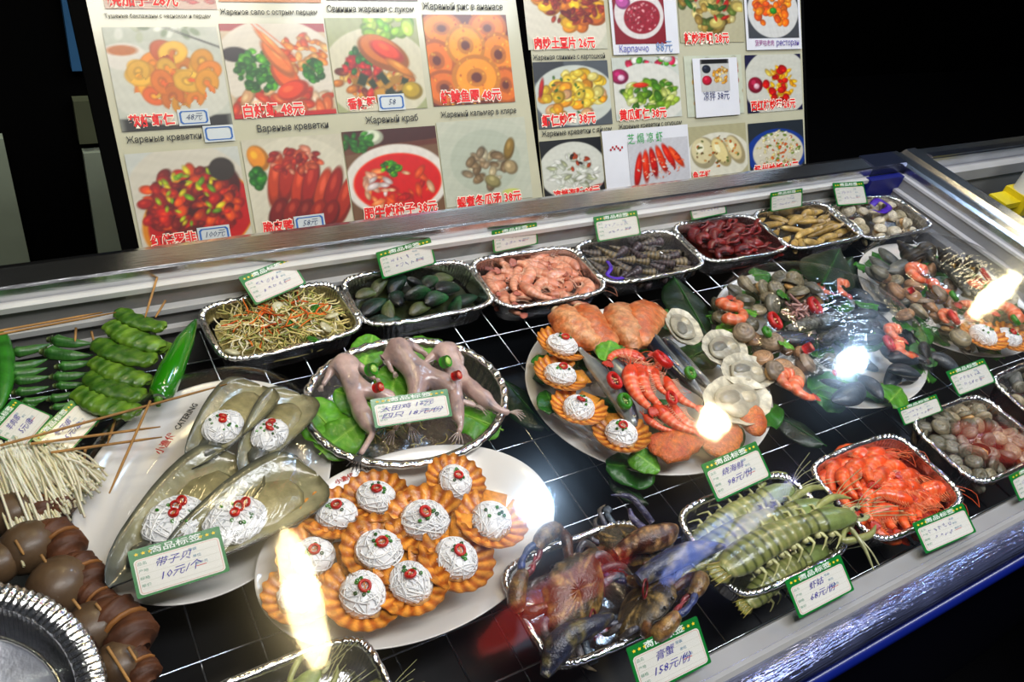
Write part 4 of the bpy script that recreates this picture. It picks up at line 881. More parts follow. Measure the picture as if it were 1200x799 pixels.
def scallop_t(seed, shell='eca848', dark='b06018', chili=True):
    nu, nv = 9, 96; u = np.linspace(0, 1, nu); a = np.linspace(-2.62, 2.62, nv); U, A = np.meshgrid(u, a, indexing='ij'); R0 = .0385
    rib = np.sin((A+2.62)/5.24*PI*29)
    R_ = R0*U*(1+.03*rib*U); X = R_*np.cos(A); Y = R_*np.sin(A); Z = .011*U**2.4-.001+(.0013*rib)*U
    parts = []; b = B(); Vt = np.stack([X, Y, Z], -1).reshape(-1, 3); C = mixc(shell, dark, np.clip(.5-.6*rib.ravel(), 0, 1)*.9)
    Vb = Vt-[0, 0, .0016]; F = gridf(nu, nv); n = nu*nv; b.add(Vt, F, C); b.add(Vb, F[:, ::-1], mixc(C, 'f0d0a0', .2))
    rim = [[(nu-1)*nv+j, (nu-1)*nv+j+1, n+(nu-1)*nv+j+1, n+(nu-1)*nv+j] for j in range(nv-1)]; b.F += rim
    box(b, (-.046, -.014, -.001), (-.025, .014, .0015), shell)
    parts.append(('shell', b, SHELL))
    b = B(); ell(b, (.003, .001, .003), (.022, .021, .005), 'c8a470', 14, 7, .2, 300, seed); parts.append(('meat', b, WET))
    for nm, bb, m_, *k in nest(seed)+garnish(seed, chili=chili): 
        q = B(); q.merge(bb, off=(.0, 0, .002)); parts.append((nm, q, m_, *k))
    return template('scallop', parts)
SC = [scallop_t(s_) for s_ in range(3)]+[scallop_t(5, chili=False)]
def penshell_t(seed, big=2):
    nu, nv = 26, 13; u = np.linspace(0, 1, nu); v = np.linspace(-1, 1, nv); U, Vv = np.meshgrid(u, v, indexing='ij'); L_ = .2
    wd = 1.1*np.interp(U, [0, .04, .1, .22, .35, .5, .65, .78, .88, .94, .98, 1], [.003, .009, .015, .022, .027, .032, .0355, .0365, .034, .027, .016, .002])
    X = (U-.5)*L_; Y = Vv*wd; Z = .016*(Vv**2)*np.sqrt(np.clip(wd/.036, 0, 1))-.002+.004*(1-U)
    Vt = np.stack([X, Y, Z], -1).reshape(-1, 3); C = mixc('8c8a6c', 'b4ae8c', np.clip(.5+.5*nz(Vt, 120, seed), 0, 1)); C = mixc(C, '4e5250', np.clip((np.abs(Vv.ravel())-.82)*5, 0, 1)); C = mixc(C, '5c6468', np.clip((.3-U.ravel())*3, 0, 1))
    b = B(); F = gridf(nu, nv); b.add(Vt, F, C); b.add(Vt-[0, 0, .002], F[:, ::-1], '2c302c'); n = nu*nv
    for i in range(nu-1):
        for j in (0, nv-1): b.F.append([i*nv+j, (i+1)*nv+j, n+(i+1)*nv+j, n+i*nv+j])
    parts = [('shell', b, mat('pen_shell', .2, coat=.7, bump=.4, bscale=120, var=.3, vscale=50))]
    b = B(); ell(b, (.03, 0, .003), (.045, .024, .005), 'a8a078', 14, 7, .2, 160, seed); ell(b, (-.05, 0, .004), (.025, .012, .006), '6a6c64', 10, 6, .3, 200, seed); parts.append(('meat', b, WET))
    for nm, bb, m_, *k in nest(seed+20, (.027, .024, .013), 46, elong=1.35)+garnish(seed+20, (0, 0, .0165), .0042, True, 8, .018, big):
        q = B(); q.merge(bb, off=(-.012, 0, .004)); parts.append((nm, q, m_, *k))
    return template('pen_shell', parts)
PS = [penshell_t(1, 3), penshell_t(2, 2), penshell_t(3, 3)]
def oyster_t(seed, R0=.036):
    n, m_ = 40, 8; a = np.arange(n)*2*PI/n; u = np.linspace(0, 1, m_); U, A = np.meshgrid(u, a, indexing='ij')
    out = 1+.12*nz(np.c_[np.cos(a), np.sin(a), 0*a], 2.5, seed)+.05*nz(np.c_[np.cos(a), np.sin(a), 0*a], 9, seed+1)
    R_ = R0*U*out[None]; X = R_*np.cos(A)*1.25; Y = R_*np.sin(A)*.85; Z = .010*U**2+.0012*nz(np.stack([X, Y, X*0], -1), 500, seed)*U
    Vt = np.stack([X, Y, Z], -1).reshape(-1, 3); C = mixc('b8b4a4', 'e4dfcc', np.clip((U.ravel()-.7)*4+.3*nz(Vt, 200, 2), 0, 1))
    Vb = np.stack([X*.93, Y*.93, Z-.004-.006*(1-U)], -1).reshape(-1, 3); F = gridf(m_, n, False, True); N_ = m_*n
    b = B(); b.add(Vt, F, C); b.add(Vb, F[:, ::-1], '5c5648'); b.F += [[(m_-1)*n+j, (m_-1)*n+(j+1) % n, N_+(m_-1)*n+(j+1) % n, N_+(m_-1)*n+j] for j in range(n)]
    parts = [('shell', b, SHELL)]
    b = B(); ell(b, (.003, 0, .007), (R0*.9, R0*.55, .006), 'b0ac9c', 20, 9, .13, 140, seed); ell(b, (-.008, .004, .010), (.016, .009, .005), '8c8c84', 12, 7, .2, 300, seed)
    ell(b, (.012, -.004, .011), (.012, .008, .004), 'd0c8b0', 12, 7, .2, 300, seed); parts.append(('oyster_flesh', b, WET))
    return template('oyster', parts)
OY = [oyster_t(s_) for s_ in (1, 2, 3)]
SEAS = mat('seasoned_skin', .42, coat=.5, bump=1.0, bscale=420, var=.35, vscale=220)
def wing_t(seed):
    u = np.linspace(0, 1, 16); P = np.c_[(.5-u)*.062, .004*np.sin(u*3), .002*np.sin(u*PI)]; r = np.interp(u, [0, .08, .35, .7, .92, 1], [.003, .011, .0145, .0125, .010, .003])
    b = B(); tube(b, P, np.c_[r, r*.62], mixc('d8742c', 'e0a468', np.clip(.5+.5*nz(P, 200, seed), 0, 1)), 14)
    V = b.V[0]; V += (.0016*nz(V, 300, seed))[:, None]*np.sign(V); b.C[0] = mixc('cf6c24', 'e6b484', np.clip(.45+.8*nz(V, 260, seed), 0, 1)); parts = [('meat', b, SEAS)]
    b = B(); ell(b, P[0]+(.001, 0, 0), (.004, .004, .003), 'd8c0a0', 8, 6); parts.append(('bone_end', b, DRY)); return template('chicken_wing', parts)
WG = [wing_t(s_) for s_ in (1, 2)]
def fish_t():
    u = np.linspace(0, 1, 26); L_ = .15; P = np.c_[(.5-u)*L_, .004*np.sin(u*4), 0*u]; r = np.interp(u, [0, .06, .2, .5, .8, .93, 1], [.002, .007, .0105, .0115, .008, .0035, .003])
    b = B(); tube(b, P, np.c_[r, r*.8], '5a6678', 14); V = b.V[0]; v_ = V[:, 1]/.011; b.C[0] = mixc('283244', 'b8bcb8', np.clip(.5-.9*v_, 0, 1)); parts = [('body', b, mat('silver_fish_skin', .2, metal=.35, coat=.7, bump=.15, bscale=400, var=.15, vscale=80))]
    b = B(); fan(b, P[-1], (-1, 0, 0), (0, 0, 1), .018, .006, 2, '3c4450', .0008, 1.0); parts.append(('tail_fin', b, SHELL))
    b = B(); fan(b, P[12]+(0, .010, 0), (-.6, 1, 0), (0, 0, 1), .010, .006, 2, '4c5460', .0006, .5); parts.append(('dorsal_fin', b, SHELL))
    b = B(); ell(b, P[2]+(0, .0005, .0052), (.0024, .0024, .0012), 'e8e4c8', 8, 5); ell(b, P[2]+(0, .0005, .0060), (.0013, .0013, .0009), '0a0a0a', 6, 4); parts.append(('eye', b, WET)); return template('fish', parts)
FI = fish_t()
def leaf_b(L_, W_, wav, col1, col2, seed, nu=26, nv=15, tipx=1.0, thick=.0006, drop=.004, frill=1.):
    u = np.linspace(0, 1, nu); v = np.linspace(-1, 1, nv); U, Vv = np.meshgrid(u, v, indexing='ij')
    wd = W_/2*np.sin(np.clip(U*.97+.02, 0, 1)**.8*PI)**tipx
    X = (U-.5)*L_; Y = Vv*wd; P3 = np.stack([X*1, Y*1, X*0], -1)
    Z = wav*nz(P3, 95, seed)*(.35+Vv**2*frill)+.35*wav*nz(P3, 260, seed+1)*np.abs(Vv) - drop*Vv**2
    V = np.stack([X, Y, Z], -1).reshape(-1, 3); vein = np.exp(-(Vv.ravel()/.06)**2)+.35*(np.abs(((U.ravel()*9-np.abs(Vv.ravel())*1.8) % 1)-.5) < .07)
    C = mixc(col1, col2, np.clip(vein*.7+.25*nz(V, 60, seed), 0, 1)); F = gridf(nu, nv); b = B(); b.add(V, F, C); b.add(V-[0, 0, thick], F[:, ::-1], C); n = nu*nv
    for i in range(nu-1): b.F.append([i*nv, n+i*nv, n+(i+1)*nv, (i+1)*nv]); b.F.append([i*nv+nv-1, (i+1)*nv+nv-1, n+(i+1)*nv+nv-1, n+i*nv+nv-1])
    return b
def leaf_t(*a, **k):
    nm = k.pop('name'); b = leaf_b(*a, **k); s_ = B(); tube(s_, curve([(-a[0]*.56, 0, -.001), (-a[0]*.2, 0, .0008), (a[0]*.4, 0, .0006)], 8), np.linspace(.0016, .0004, 8), a[4], 6)
    return template(nm, [('blade', b, LEAF), ('midrib', s_, LEAF)])
LET = [leaf_t(.075, .065, .007, '5a9c20', '9ccb58', s_, tipx=.45, name='lettuce_leaf') for s_ in (1, 2, 3)]
LETD = [leaf_t(.06, .05, .006, '2e7418', '66a838', s_, tipx=.45, name='lettuce_leaf') for s_ in (4, 5)]
DL = [leaf_t(.13, .06, .004, '0c3012', '2c6424', s_, tipx=.8, name='dark_leaf', frill=.3, drop=.008) for s_ in (6, 7)]

# ------------------------------------------------------------------ laying the food out
def pile(tpls, T, n, z0, z1, what, holder, cat, group, seed, smin=.9, smax=1.1, tilt=.5, yaw=None, inset=.78, skip=None, lie=0.):
    rr = np.random.RandomState(seed); pts = []; hw, hd = T['w']/2*inset-.008, T['d']/2*inset-.006
    k = 0
    while len(pts) < n and k < 6000:
        k += 1; q = rr.uniform(-1, 1, 2)*[hw, hd]; dmin = math.sqrt(4*hw*hd/n)*.82*(1-k/7000)
        if all(np.hypot(*(q-p)) > dmin for p in pts): pts.append(q)
    pts.sort(key=lambda p: -p[1]); c_, s_ = math.cos(T['rot']), math.sin(T['rot'])
    for i, q in enumerate(pts):
        x = T['cx']+q[0]*c_-q[1]*s_; y = T['cy']+q[0]*s_+q[1]*c_; e = 1-max(abs(q[0])/hw, abs(q[1])/hd)**2
        z = T['z']+z0+(z1-z0)*(.35*rr.rand()+.65*e)
        place(tpls[rr.randint(len(tpls))], (x, y, z), rr.uniform(0, 6.3) if yaw is None else yaw+rr.normal()*.45, lie+rr.normal()*tilt, rr.normal()*tilt*.6, rr.uniform(smin, smax),
              '%s %s %s' % (what, where(q[0], q[1], 0, 0, 2*hw, 2*hd), holder), cat, group)
def bed(T, z, col, m_, name, label, amp=.004, inset=.82, seed=0, kind='stuff', cat='garnish', e=4.):
    n, k = 40, 12; a = np.arange(n)*2*PI/n; o_ = supe(n, e); V = []
    for u in np.linspace(0, 1, k): V.append(np.c_[o_*u*np.array([T['w'], T['d']])/2*inset, np.full(n, z-.006*u**4)])
    V = np.concatenate(V); V[:, 2] += amp*nz(V, 160, seed); b = B(); b.add(V, gridf(k, n, False, True), mixc(col[0], col[1], np.clip(.5+.6*nz(V, 240, seed), 0, 1)))
    o = b.build(name, m_); o.location = (T['cx'], T['cy'], 0); o.rotation_euler = (0, 0, T['rot']); tag(o, label, cat, kind=kind); return o

# back row
bed(T1, -.020, ('a89c60', 'd0c488'), DRY, 'sprout_salad', 'bed of pale sprouts filling the leftmost foil tray', cat='salad')
b = B(); strands(b, 560, (0, 0, -.012, .088, .050, .018), .045, .0012, ['dccb8c', 'e8dca8', 'c4bc78', 'f0ead0', 'a8b068'], 1, .45, npt=6, zr=.12); V_ = b.V; [v.__setitem__((slice(None), 0), np.clip(v[:, 0], -.094, .094)) or v.__setitem__((slice(None), 1), np.clip(v[:, 1], -.056, .056)) for v in V_]; o = b.build('sprout_shreds', DRY); o.location = (T1['cx'], T1['cy'], 0); tag(o, 'heap of pale yellow sprout shreds in the leftmost foil tray', 'shreds', kind='stuff')
b = B(); strands(b, 60, (0, 0, -.006, .07, .038, .016), .036, .0014, ['e07828', 'e88c38', 'd86820'], 2, .25, npt=5); o = b.build('carrot_shreds', DRY); o.location = (T1['cx'], T1['cy'], 0); tag(o, 'orange carrot shreds tossed through the sprouts', 'shreds', kind='stuff')
SLC = B(); ell(SLC, (0, 0, 0), (.0105, .0095, .003), 'd8d4b4', 14, 6, .06, 200); SLC = template('radish_slice', [('slice', SLC, WET)])
for i, (px, py, lb) in enumerate(((327, 361, 'round translucent radish slice at the back of the sprout tray'), (382, 383, 'translucent radish slice at the right of the sprout tray'), (272, 412, 'translucent radish slice in the front left corner of the sprout tray'), (388, 370, 'half buried radish slice at the back right of the sprout tray'))):
    place(SLC, at(px, py, .001), i, .5, .3, 1.1, lb, 'radish slice')
for i, (px, py, lb) in enumerate(((343, 380, 'green herb leaf in the middle of the sprout tray'), (367, 396, 'green herb leaf at the front of the sprout tray'), (368, 362, 'green herb leaf at the back of the sprout tray'))): place(LETD[i % 2], at(px, py, .003), i*2, .3, .2, .32, lb, 'herb leaf')
pile(MUG, T2, 16, -.022, -.002, 'green-lipped mussel', 'the mussel tray', 'mussel', 'mussels in the back row tray', 3, .85, 1.1, .5, 0.2, inset=.74)
bed(T2, -.026, ('202818', '485030'), WET, 'mussel_broth', 'dark green wet bottom of the mussel tray', amp=.002, cat='liquid')
pile(SHP, T3, 30, -.026, .002, 'pale pink shrimp', 'the back row shrimp tray', 'shrimp', 'pale shrimps in the back row tray', 4, .85, 1.0, .22, inset=.76)
pile(TU, T4, 34, -.022, -.004, 'slender grey turret snail', 'the sea snail tray', 'sea snail', 'sea snails in the back row tray', 5, .85, 1.1, .25, -.5, inset=.82)
pile(CRAY, T5, 13, -.018, -.002, 'dark red crayfish', 'the crayfish tray', 'crayfish', 'crayfish in the back row tray', 6, .75, .95, .15, .2, inset=.64)
bed(T5, -.026, ('501008', '7c2c14'), WET, 'crayfish_broth', 'dark red wet bottom of the crayfish tray', amp=.003, cat='liquid')
pile(RZ, T6, 28, -.024, -.002, 'tan razor clam', 'the razor clam tray', 'razor clam', 'razor clams in the back row tray', 7, .85, 1.1, .3, .0, inset=.82)
pile(CLW, T7, 26, -.022, -.001, 'cream white clam', 'the corner tray', 'clam', 'white clams in the corner tray', 8, .85, 1.2, .6, inset=.84)
def ribbon(pts, z, label, wd=.008):
    P = curve([at(px, py, z+dz) for px, py, dz in pts], 22); b = B(); tube(b, P, np.c_[np.full(22, wd*.5), np.full(22, .0007)], '5a22b8', 6); o = b.build('purple_ribbon', VEG); tag(o, label, 'ribbon')
ribbon([(712, 306, 0), (716, 314, .006), (712, 322, 0), (722, 326, .005), (730, 325, 0)], .0, 'shiny purple ribbon on the grey sea snails')
ribbon([(1022, 240, 0), (1030, 234, .012), (1042, 242, .004), (1034, 248, .01), (1024, 246, 0)], .004, 'purple ribbon among the white clams in the corner', .016)

# frog bowl
bwT = dict(BW)
lf = [((378, 492), 1.9, .0, 'bright green lettuce leaf at the left edge of the frog bowl', 1.1), ((400, 512), .4, .0, 'bright lettuce leaf at the front left of the frog bowl', .9), ((462, 446), 1., .0, 'lettuce leaf between the left and middle frog', .85), ((432, 410), 1., -.006, 'lettuce leaf at the back of the frog bowl', .8), ((498, 408), .2, -.006, 'lettuce leaf behind the middle frog', .85), ((560, 492), 2.4, -.004, 'lettuce leaf at the right of the frog bowl', .9), ((420, 468), 2.4, .002, 'lettuce leaf under the leftmost frog', .9)]
for (px, py), a, z, lb, s_ in lf: place(LET[int(a*10) % 3], at(px, py, z-.004), a, .1, -.1, s_, lb, 'lettuce leaf', 'lettuce leaves in the frog bowl')
b = B(); strands(b, 60, (0, 0, -.034, .1, .075, .018), .05, .0007, ['c8b878', 'b0a060', 'd8cc94'], 9, .6); o = b.build('sprouts', DRY); o.location = (BW['cx'], BW['cy'], 0); tag(o, 'thin yellow sprouts under the frogs', 'sprouts', kind='stuff')
def skin_obj(name, J, E_, m_, parent, col, sub=2):      # J: name -> (xyz, radius)
    keys = list(J); me = bpy.data.meshes.new(name); org = np.array(parent.location)
    me.from_pydata([tuple(np.array(J[k][0])-org) for k in keys], [(keys.index(a), keys.index(c)) for a, c in E_], [])
    o = mk(name, me, None); o.modifiers.new('skin', 'SKIN'); s_ = o.modifiers.new('sub', 'SUBSURF'); s_.levels = sub; s_.render_levels = sub
    for i, k in enumerate(keys):
        sv = me.skin_vertices[0].data[i]; r = J[k][1]; sv.radius = (r, r) if np.ndim(r) == 0 else r; sv.use_root = (i == 0)
    bpy.context.view_layer.update(); dg = bpy.context.evaluated_depsgraph_get(); m2 = bpy.data.meshes.new_from_object(o.evaluated_get(dg)); bpy.data.objects.remove(o)
    m2.name = name; V = np.zeros(len(m2.vertices)*3); m2.vertices.foreach_get('co', V); V = V.reshape(-1, 3); V += (.0011*nz(V, 260, 9))[:, None]; m2.vertices.foreach_set('co', V.ravel())
    C = mixc(col[0], col[1], np.clip(.5+.7*nz(V, 75, 3), 0, 1)); C = mixc(C, col[2], np.clip(nz(V, 200, 5)-.25, 0, 1))
    a = m2.color_attributes.new('Col', 'FLOAT_COLOR', 'POINT'); a.data.foreach_set('color', np.c_[C, np.ones(len(C))].astype(np.float32).ravel())
    m2.materials.clear(); m2.materials.append(m_); m2.polygons.foreach_set('use_smooth', np.ones(len(m2.polygons), bool)); return mk(name, m2, parent)
FSK = mat('frog_flesh', .26, coat=.7, sss=.15, bump=.3, bscale=240, var=.2, vscale=60)
def frog(pp, label, feet=(), claws=()):     # pp: joint -> (px, py, z, r)
    J = {k: (at(v[0], v[1], v[2]), v[3]*(1.22 if v[3] > .005 else 1.05)) for k, v in pp.items()}
    c = J['pelvis'][0]; r = empty('skinned_frog', loc=tuple(c-[0, 0, .01])); tag(r, label, 'frog', 'skinned frogs in the foil bowl')
    E_ = [(a, c_) for a, c_ in (('pelvis', 'belly'), ('belly', 'chest'), ('chest', 'neck'), ('chest', 'shl'), ('shl', 'ell'), ('ell', 'hal'), ('chest', 'shr'), ('shr', 'elr'), ('elr', 'har'), ('pelvis', 'kl'), ('kl', 'al'), ('al', 'fl'), ('pelvis', 'kr'), ('kr', 'ar'), ('ar', 'fr')) if a in J and c_ in J]
    skin_obj('body', J, E_, FSK, r, ('a88c86', 'ccb0a8', '64687a'))
    for f in ('fl', 'fr', 'hal', 'har'):
        if f not in J: continue
        prev = {'fl': 'al', 'fr': 'ar', 'hal': 'ell', 'har': 'elr'}[f]; p = J[f][0]; d = p-J[prev][0]; d /= np.linalg.norm(d); sd = np.cross(d, (0, 0, 1.)); Lt = .022 if f[0] == 'f' else .009
        for k in range(-2, 3):
            e_ = p+d*Lt*(1-.12*abs(k))+sd*k*Lt*.22+np.array([0, 0, -.3*Lt if f in claws else -.002]); b = B(); o_ = np.array(r.location)
            tube(b, curve([p-o_, (p+e_)/2+(0, 0, .003)-o_, e_-o_], 6), np.linspace(.0016, .0005, 6), '221c1a' if f in claws else 'a89890', 5); b.build('toe', FSK, r)
frog(dict(pelvis=(412, 455, .008, .0095), belly=(408, 440, .012, .0105), chest=(402, 424, .016, .0125), neck=(398, 414, .018, .009), shl=(389, 432, .01, .006), ell=(383, 444, .006, .004), hal=(378, 452, .004, .003), shr=(420, 428, .012, .006), elr=(432, 438, .008, .004), har=(440, 444, .006, .003),
          kl=(426, 489, .012, .0115), al=(437, 508, .014, .0042), fl=(422, 533, .008, .0035), kr=(455, 464, .006, .0095), ar=(470, 480, .0, .004), fr=(480, 500, -.006, .003)), 'leftmost skinned frog with one dark foot hanging over the bowl rim', claws=('fl',))
frog(dict(pelvis=(488, 434, .012, .0105), belly=(477, 424, .018, .011), chest=(466, 410, .022, .0125), neck=(463, 401, .024, .010), shl=(452, 418, .014, .006), ell=(455, 428, .01, .004), hal=(461, 436, .008, .003), shr=(482, 404, .014, .006), elr=(496, 412, .012, .004), har=(503, 420, .008, .003),
          kl=(488, 468, .008, .0115), al=(470, 492, .0, .004), fl=(462, 504, -.006, .003), kr=(526, 450, .012, .0125), ar=(538, 470, .008, .0045), fr=(558, 476, .006, .0035)), 'middle skinned frog lying on lettuce in the round bowl')
frog(dict(pelvis=(532, 440, .010, .010), belly=(529, 424, .014, .010), chest=(522, 410, .020, .012), neck=(524, 400, .022, .009), shl=(508, 416, .012, .0055), ell=(499, 424, .01, .004), hal=(494, 430, .008, .003), shr=(536, 412, .012, .0055), elr=(541, 424, .01, .004), har=(540, 434, .01, .003),
          kl=(536, 484, .008, .009), al=(540, 500, .004, .004), fl=(538, 506, .004, .0035), kr=(566, 466, .012, .0105), ar=(584, 480, .012, .0045), fr=(598, 483, .012, .0035)), 'rightmost skinned frog with its foot over the bowl rim')
for t, px, py, lb in ((CHG, 435, 433, 'green chilli chunk on the leftmost frog'), (CHG, 522, 424, 'green chilli chunk on the rightmost frog'), (CHR, 443, 454, 'red chilli chunk on the leftmost frog'), (CHR, 535, 440, 'red chilli chunk on the rightmost frog')):
    place(t, at(px, py, .034), .4, .7, .3, 1.15, lb, 'chilli')

# pen shell plate
for t, p0, p1, z, lb in ((PS[0], (128, 690), (288, 540), .002, 'pen shell with glass noodles at the left front of the oval plate'), (PS[1], (222, 552), (306, 452), .006, 'pen shell at the back of the oval plate by the bamboo skewer'),
                         (PS[2], (284, 560), (352, 462), .004, 'pen shell at the back right, partly behind the others'), (PS[0], (188, 672), (372, 556), .010, 'pen shell behind the big price tag')):
    place2(t, p1, p0, z, .2, lb, 'pen shell', 'stuffed pen shells on the oval plate', flat=1.25)
# scallop plate
for i, (px, py, a, s_, z, v, lb) in enumerate(((441, 587, 2.0, 1.0, .012, 0, 'scallop with noodles at the back left, below the frog bowl'), (532, 567, 1.2, .95, .012, 1, 'scallop with noodles at the very back of the plate'), (498, 613, 2.6, 1.15, .018, 2, 'scallop with a wide orange shell in the middle of the plate'), (574, 614, -2.2, 1.1, .016, 3, 'scallop with noodles at the right end of the plate'),
                                 (394, 607, 2.6, 1.0, .008, 1, 'scallop at the left back beside the lamp streak'), (443, 648, 2.8, 1.1, .014, 0, 'scallop with a bright red chilli ring left of the plate middle'), (533, 658, -1.6, 1.1, .016, 1, 'scallop at the right front of the plate'), (481, 686, -1.4, 1.05, .014, 2, 'scallop second from the front edge of the plate'),
                                 (424, 700, -1.8, 1.1, .010, 0, 'scallop at the front edge of the plate'), (366, 655, 3.0, 1.0, .004, 1, 'scallop at the left end under the warm lamp reflection'), (352, 700, 3.2, 1.0, .000, 3, 'leftmost scallop at the lower left plate rim'))):
    place(SC[v], at(px, py, z), a, .12*math.sin(i*2), +.1*math.cos(i*3), s_*1.03, lb, 'scallop', 'scallops with glass noodles on the front plate')

# plate 1
for i, (px, py, a, lb) in enumerate(((657, 408, 2.7, 'scallop at the upper left of the mixed plate'), (655, 443, 3.0, 'second scallop down the left side of the mixed plate'), (677, 482, -2.6, 'third scallop down the left side of the mixed plate'), (727, 512, -2.0, 'scallop at the lower left of the mixed plate'))):
    place(SC[i % 3], at(px, py, .008), a, .1, -.1, 1.05, lb, 'scallop', 'scallops on the mixed plate')
for i, (p0, p1, lb) in enumerate((((652, 364), (703, 408), 'leftmost orange chicken wing'), ((678, 360), (718, 408), 'second orange chicken wing from the left'), ((724, 360), (744, 410), 'third orange chicken wing from the left'), ((766, 360), (746, 404), 'rightmost orange chicken wing beside the oyster'))):
    place2(WG[i % 2], p0, p1, .014, .062, lb, 'chicken wing', 'chicken wings on the mixed plate', flat=1.35)
for i, (px, py, a, s_, lb) in enumerate(((797, 388, 1.0, 1.0, 'oyster with a pale frilled shell at the back of the mixed plate'), (845, 412, .3, 1.0, 'oyster with a pointed shell at the right of the mixed plate'), (872, 440, .0, 1.05, 'third oyster down the right side of the mixed plate'), (858, 474, .2, 1.35, 'large oyster under the warm lamp reflection'))):
    place(OY[i % 3], at(px, py, .012), a, .12, .1, s_*1.12, lb, 'oyster', 'oysters on the mixed plate')
for p0, p1, lb in (((745, 500), (682, 408), 'dark blue fish at the left of the mixed plate'), ((758, 470), (692, 400), 'silvery blue fish between shrimps and scallops'), ((754, 384), (824, 468), 'silver fish running behind the red chilli ring'), ((778, 396), (838, 462), 'pale silver fish beside the oysters')):
    place2(FI, p0, p1, .014, .15, lb, 'fish', 'fish on the mixed plate', flat=1.3)
for i, (p0, p1, z, v, lb) in enumerate((((752, 428), (718, 420), .024, 0, 'curled orange shrimp below the chicken wings'), ((746, 428), (756, 478), .03, 3, 'straight orange shrimp in the middle of the plate'), ((758, 430), (770, 476), .03, 3, 'orange shrimp right of the middle'), ((772, 432), (778, 462), .032, 3, 'orange shrimp beside the red chilli ring'),
                                        ((782, 440), (812, 478), .026, 3, 'orange shrimp on the silver fish'), ((770, 470), (812, 508), .026, 3, 'long orange shrimp below the small red chilli'), ((796, 474), (822, 500), .02, 0, 'orange shrimp beside the lamp reflection'), ((756, 484), (786, 506), .022, 3, 'orange shrimp above the orange meat'), ((738, 422), (770, 424), .028, 1, 'orange shrimp nearest the green chilli'))):
    place2(SH[v], p0, p1, z, .07 if v == 3 else .045, lb, 'shrimp', 'shrimps on the mixed plate')
for t, px, py, z, s_, a, lb in ((CR, 777, 421, .044, 1.15, 1., 'large red chilli ring on the mixed plate'), (CR, 720, 446, .040, .95, .4, 'red chilli ring on the blue fish'), (CR, 787, 466, .042, .75, .2, 'small red chilli ring on the shrimps'), (CG, 732, 470, .036, 1.1, 0, 'green chilli ring beside the red one'), (CG, 809, 437, .034, .95, 0, 'green chilli ring by the oysters')):
    place(t, at(px, py, z), a, .45, .3, s_, lb, 'chilli ring')
def lump(p, r, c, m_, name, label, cat, noise=.15, ns=60, seed=0, yaw=0., group=None, ns2=300, stalk=None):
    t = empty(name, loc=tuple(p)); tag(t, label, cat, group); t.rotation_euler = (0, 0, yaw); b = B(); ell(b, (0, 0, 0), r, c[0], 26, 16, noise, ns, seed)
    V = b.V[0]; V *= (1+.05*nz(V, ns2, seed+1))[:, None]; b.C[0] = mixc(c[0], c[1], np.clip(.5+.7*nz(V, ns2*.7, seed), 0, 1)); b.build('flesh', m_, t); return t
t = lump(at(790, 518, .012), (.050, .030, .011), ('b84810', 'e08438'), SEAS, 'marinated_meat', 'large orange marinated cutlet at the front of the mixed plate', 'meat', .3, 80, 1, .2)
t = lump(at(845, 512, .012), (.040, .026, .011), ('b85014', 'dc8840'), SEAS, 'marinated_meat', 'orange marinated cutlet right of the largest one', 'meat', .22, 80, 2, .5)
t = lump(at(882, 492, .014), (.028, .022, .011), ('c05818', 'e09048'), SEAS, 'marinated_meat', 'small orange cutlet at the right rim of the mixed plate', 'meat', .2, 90, 3, .9)
for i, (px, py, s_, lb) in enumerate(((640, 425, .7, 'lettuce leaf under the left scallops'), (645, 470, .8, 'lettuce leaf at the left rim of the mixed plate'), (718, 368, .4, 'lettuce tip between the chicken wings'), (712, 411, .6, 'green pepper slice-like lettuce below the chicken wings'), (757, 540, .6, 'lettuce tip at the front rim of the mixed plate'), (725, 410, .5, 'green leaf scrap beside the curled shrimp'), (700, 430, .45, 'green leaf scrap beside the upper scallop'))):
    place((LETD+LET)[i % 5], at(px, py, .004 if i not in (3, 5) else .024), i*1.3, .2, .1, s_, lb, 'lettuce leaf')
# plate 2
CL2 = [(860, 340), (875, 334), (873, 352), (892, 338), (914, 326), (932, 330), (948, 335), (907, 340), (905, 358), (888, 364), (879, 377), (935, 346), (883, 398), (894, 419), (904, 402), (920, 408), (918, 430), (943, 427), (868, 360), (925, 336), (955, 340), (900, 348), (915, 350), (872, 392), (940, 415), (932, 440), (905, 436), (960, 350)]
for i, (px, py) in enumerate(CL2):
    T_ = (CLG if py < 385 else CLB)[i % 3 if py >= 385 else i % 4]
    place(T_, at(px, py, .014+.004*(i % 3)), i*1.7, .5*math.sin(i), .5*math.cos(i*2), 1.25+.12*(i % 3), ('grey-green clam at the back' if py < 345 else 'grey-green clam at the left' if py < 370 else 'brown ridged clam at the left' if py < 405 else 'brown ridged clam at the front')+' of the middle mixed plate', 'clam', 'clams on the middle mixed plate')
for i, (px, py, v, a, lb) in enumerate(((852, 351, 0, 2.4, 'orange shrimp at the left rim of the middle mixed plate'), (855, 366, 1, 2.9, 'second orange shrimp at the left rim of the middle mixed plate'), (970, 338, 0, .4, 'round curled orange shrimp at the back right of the plate'), (993, 341, 1, .1, 'curled orange shrimp at the far right back of the plate'), (931, 449, 1, .3, 'orange shrimp at the front rim of the middle mixed plate'), (946, 457, 1, .8, 'second orange shrimp at the front rim, just right'), (1056, 394, 0, .2, 'orange shrimp at the right side under the film'), (1064, 411, 0, .9, 'lower orange shrimp at the right side under the film'))):
    place(SHC[v], at(px, py, .02), a, .1, .15, 1.0, lb, 'shrimp', 'peeled shrimps on the middle mixed plate')
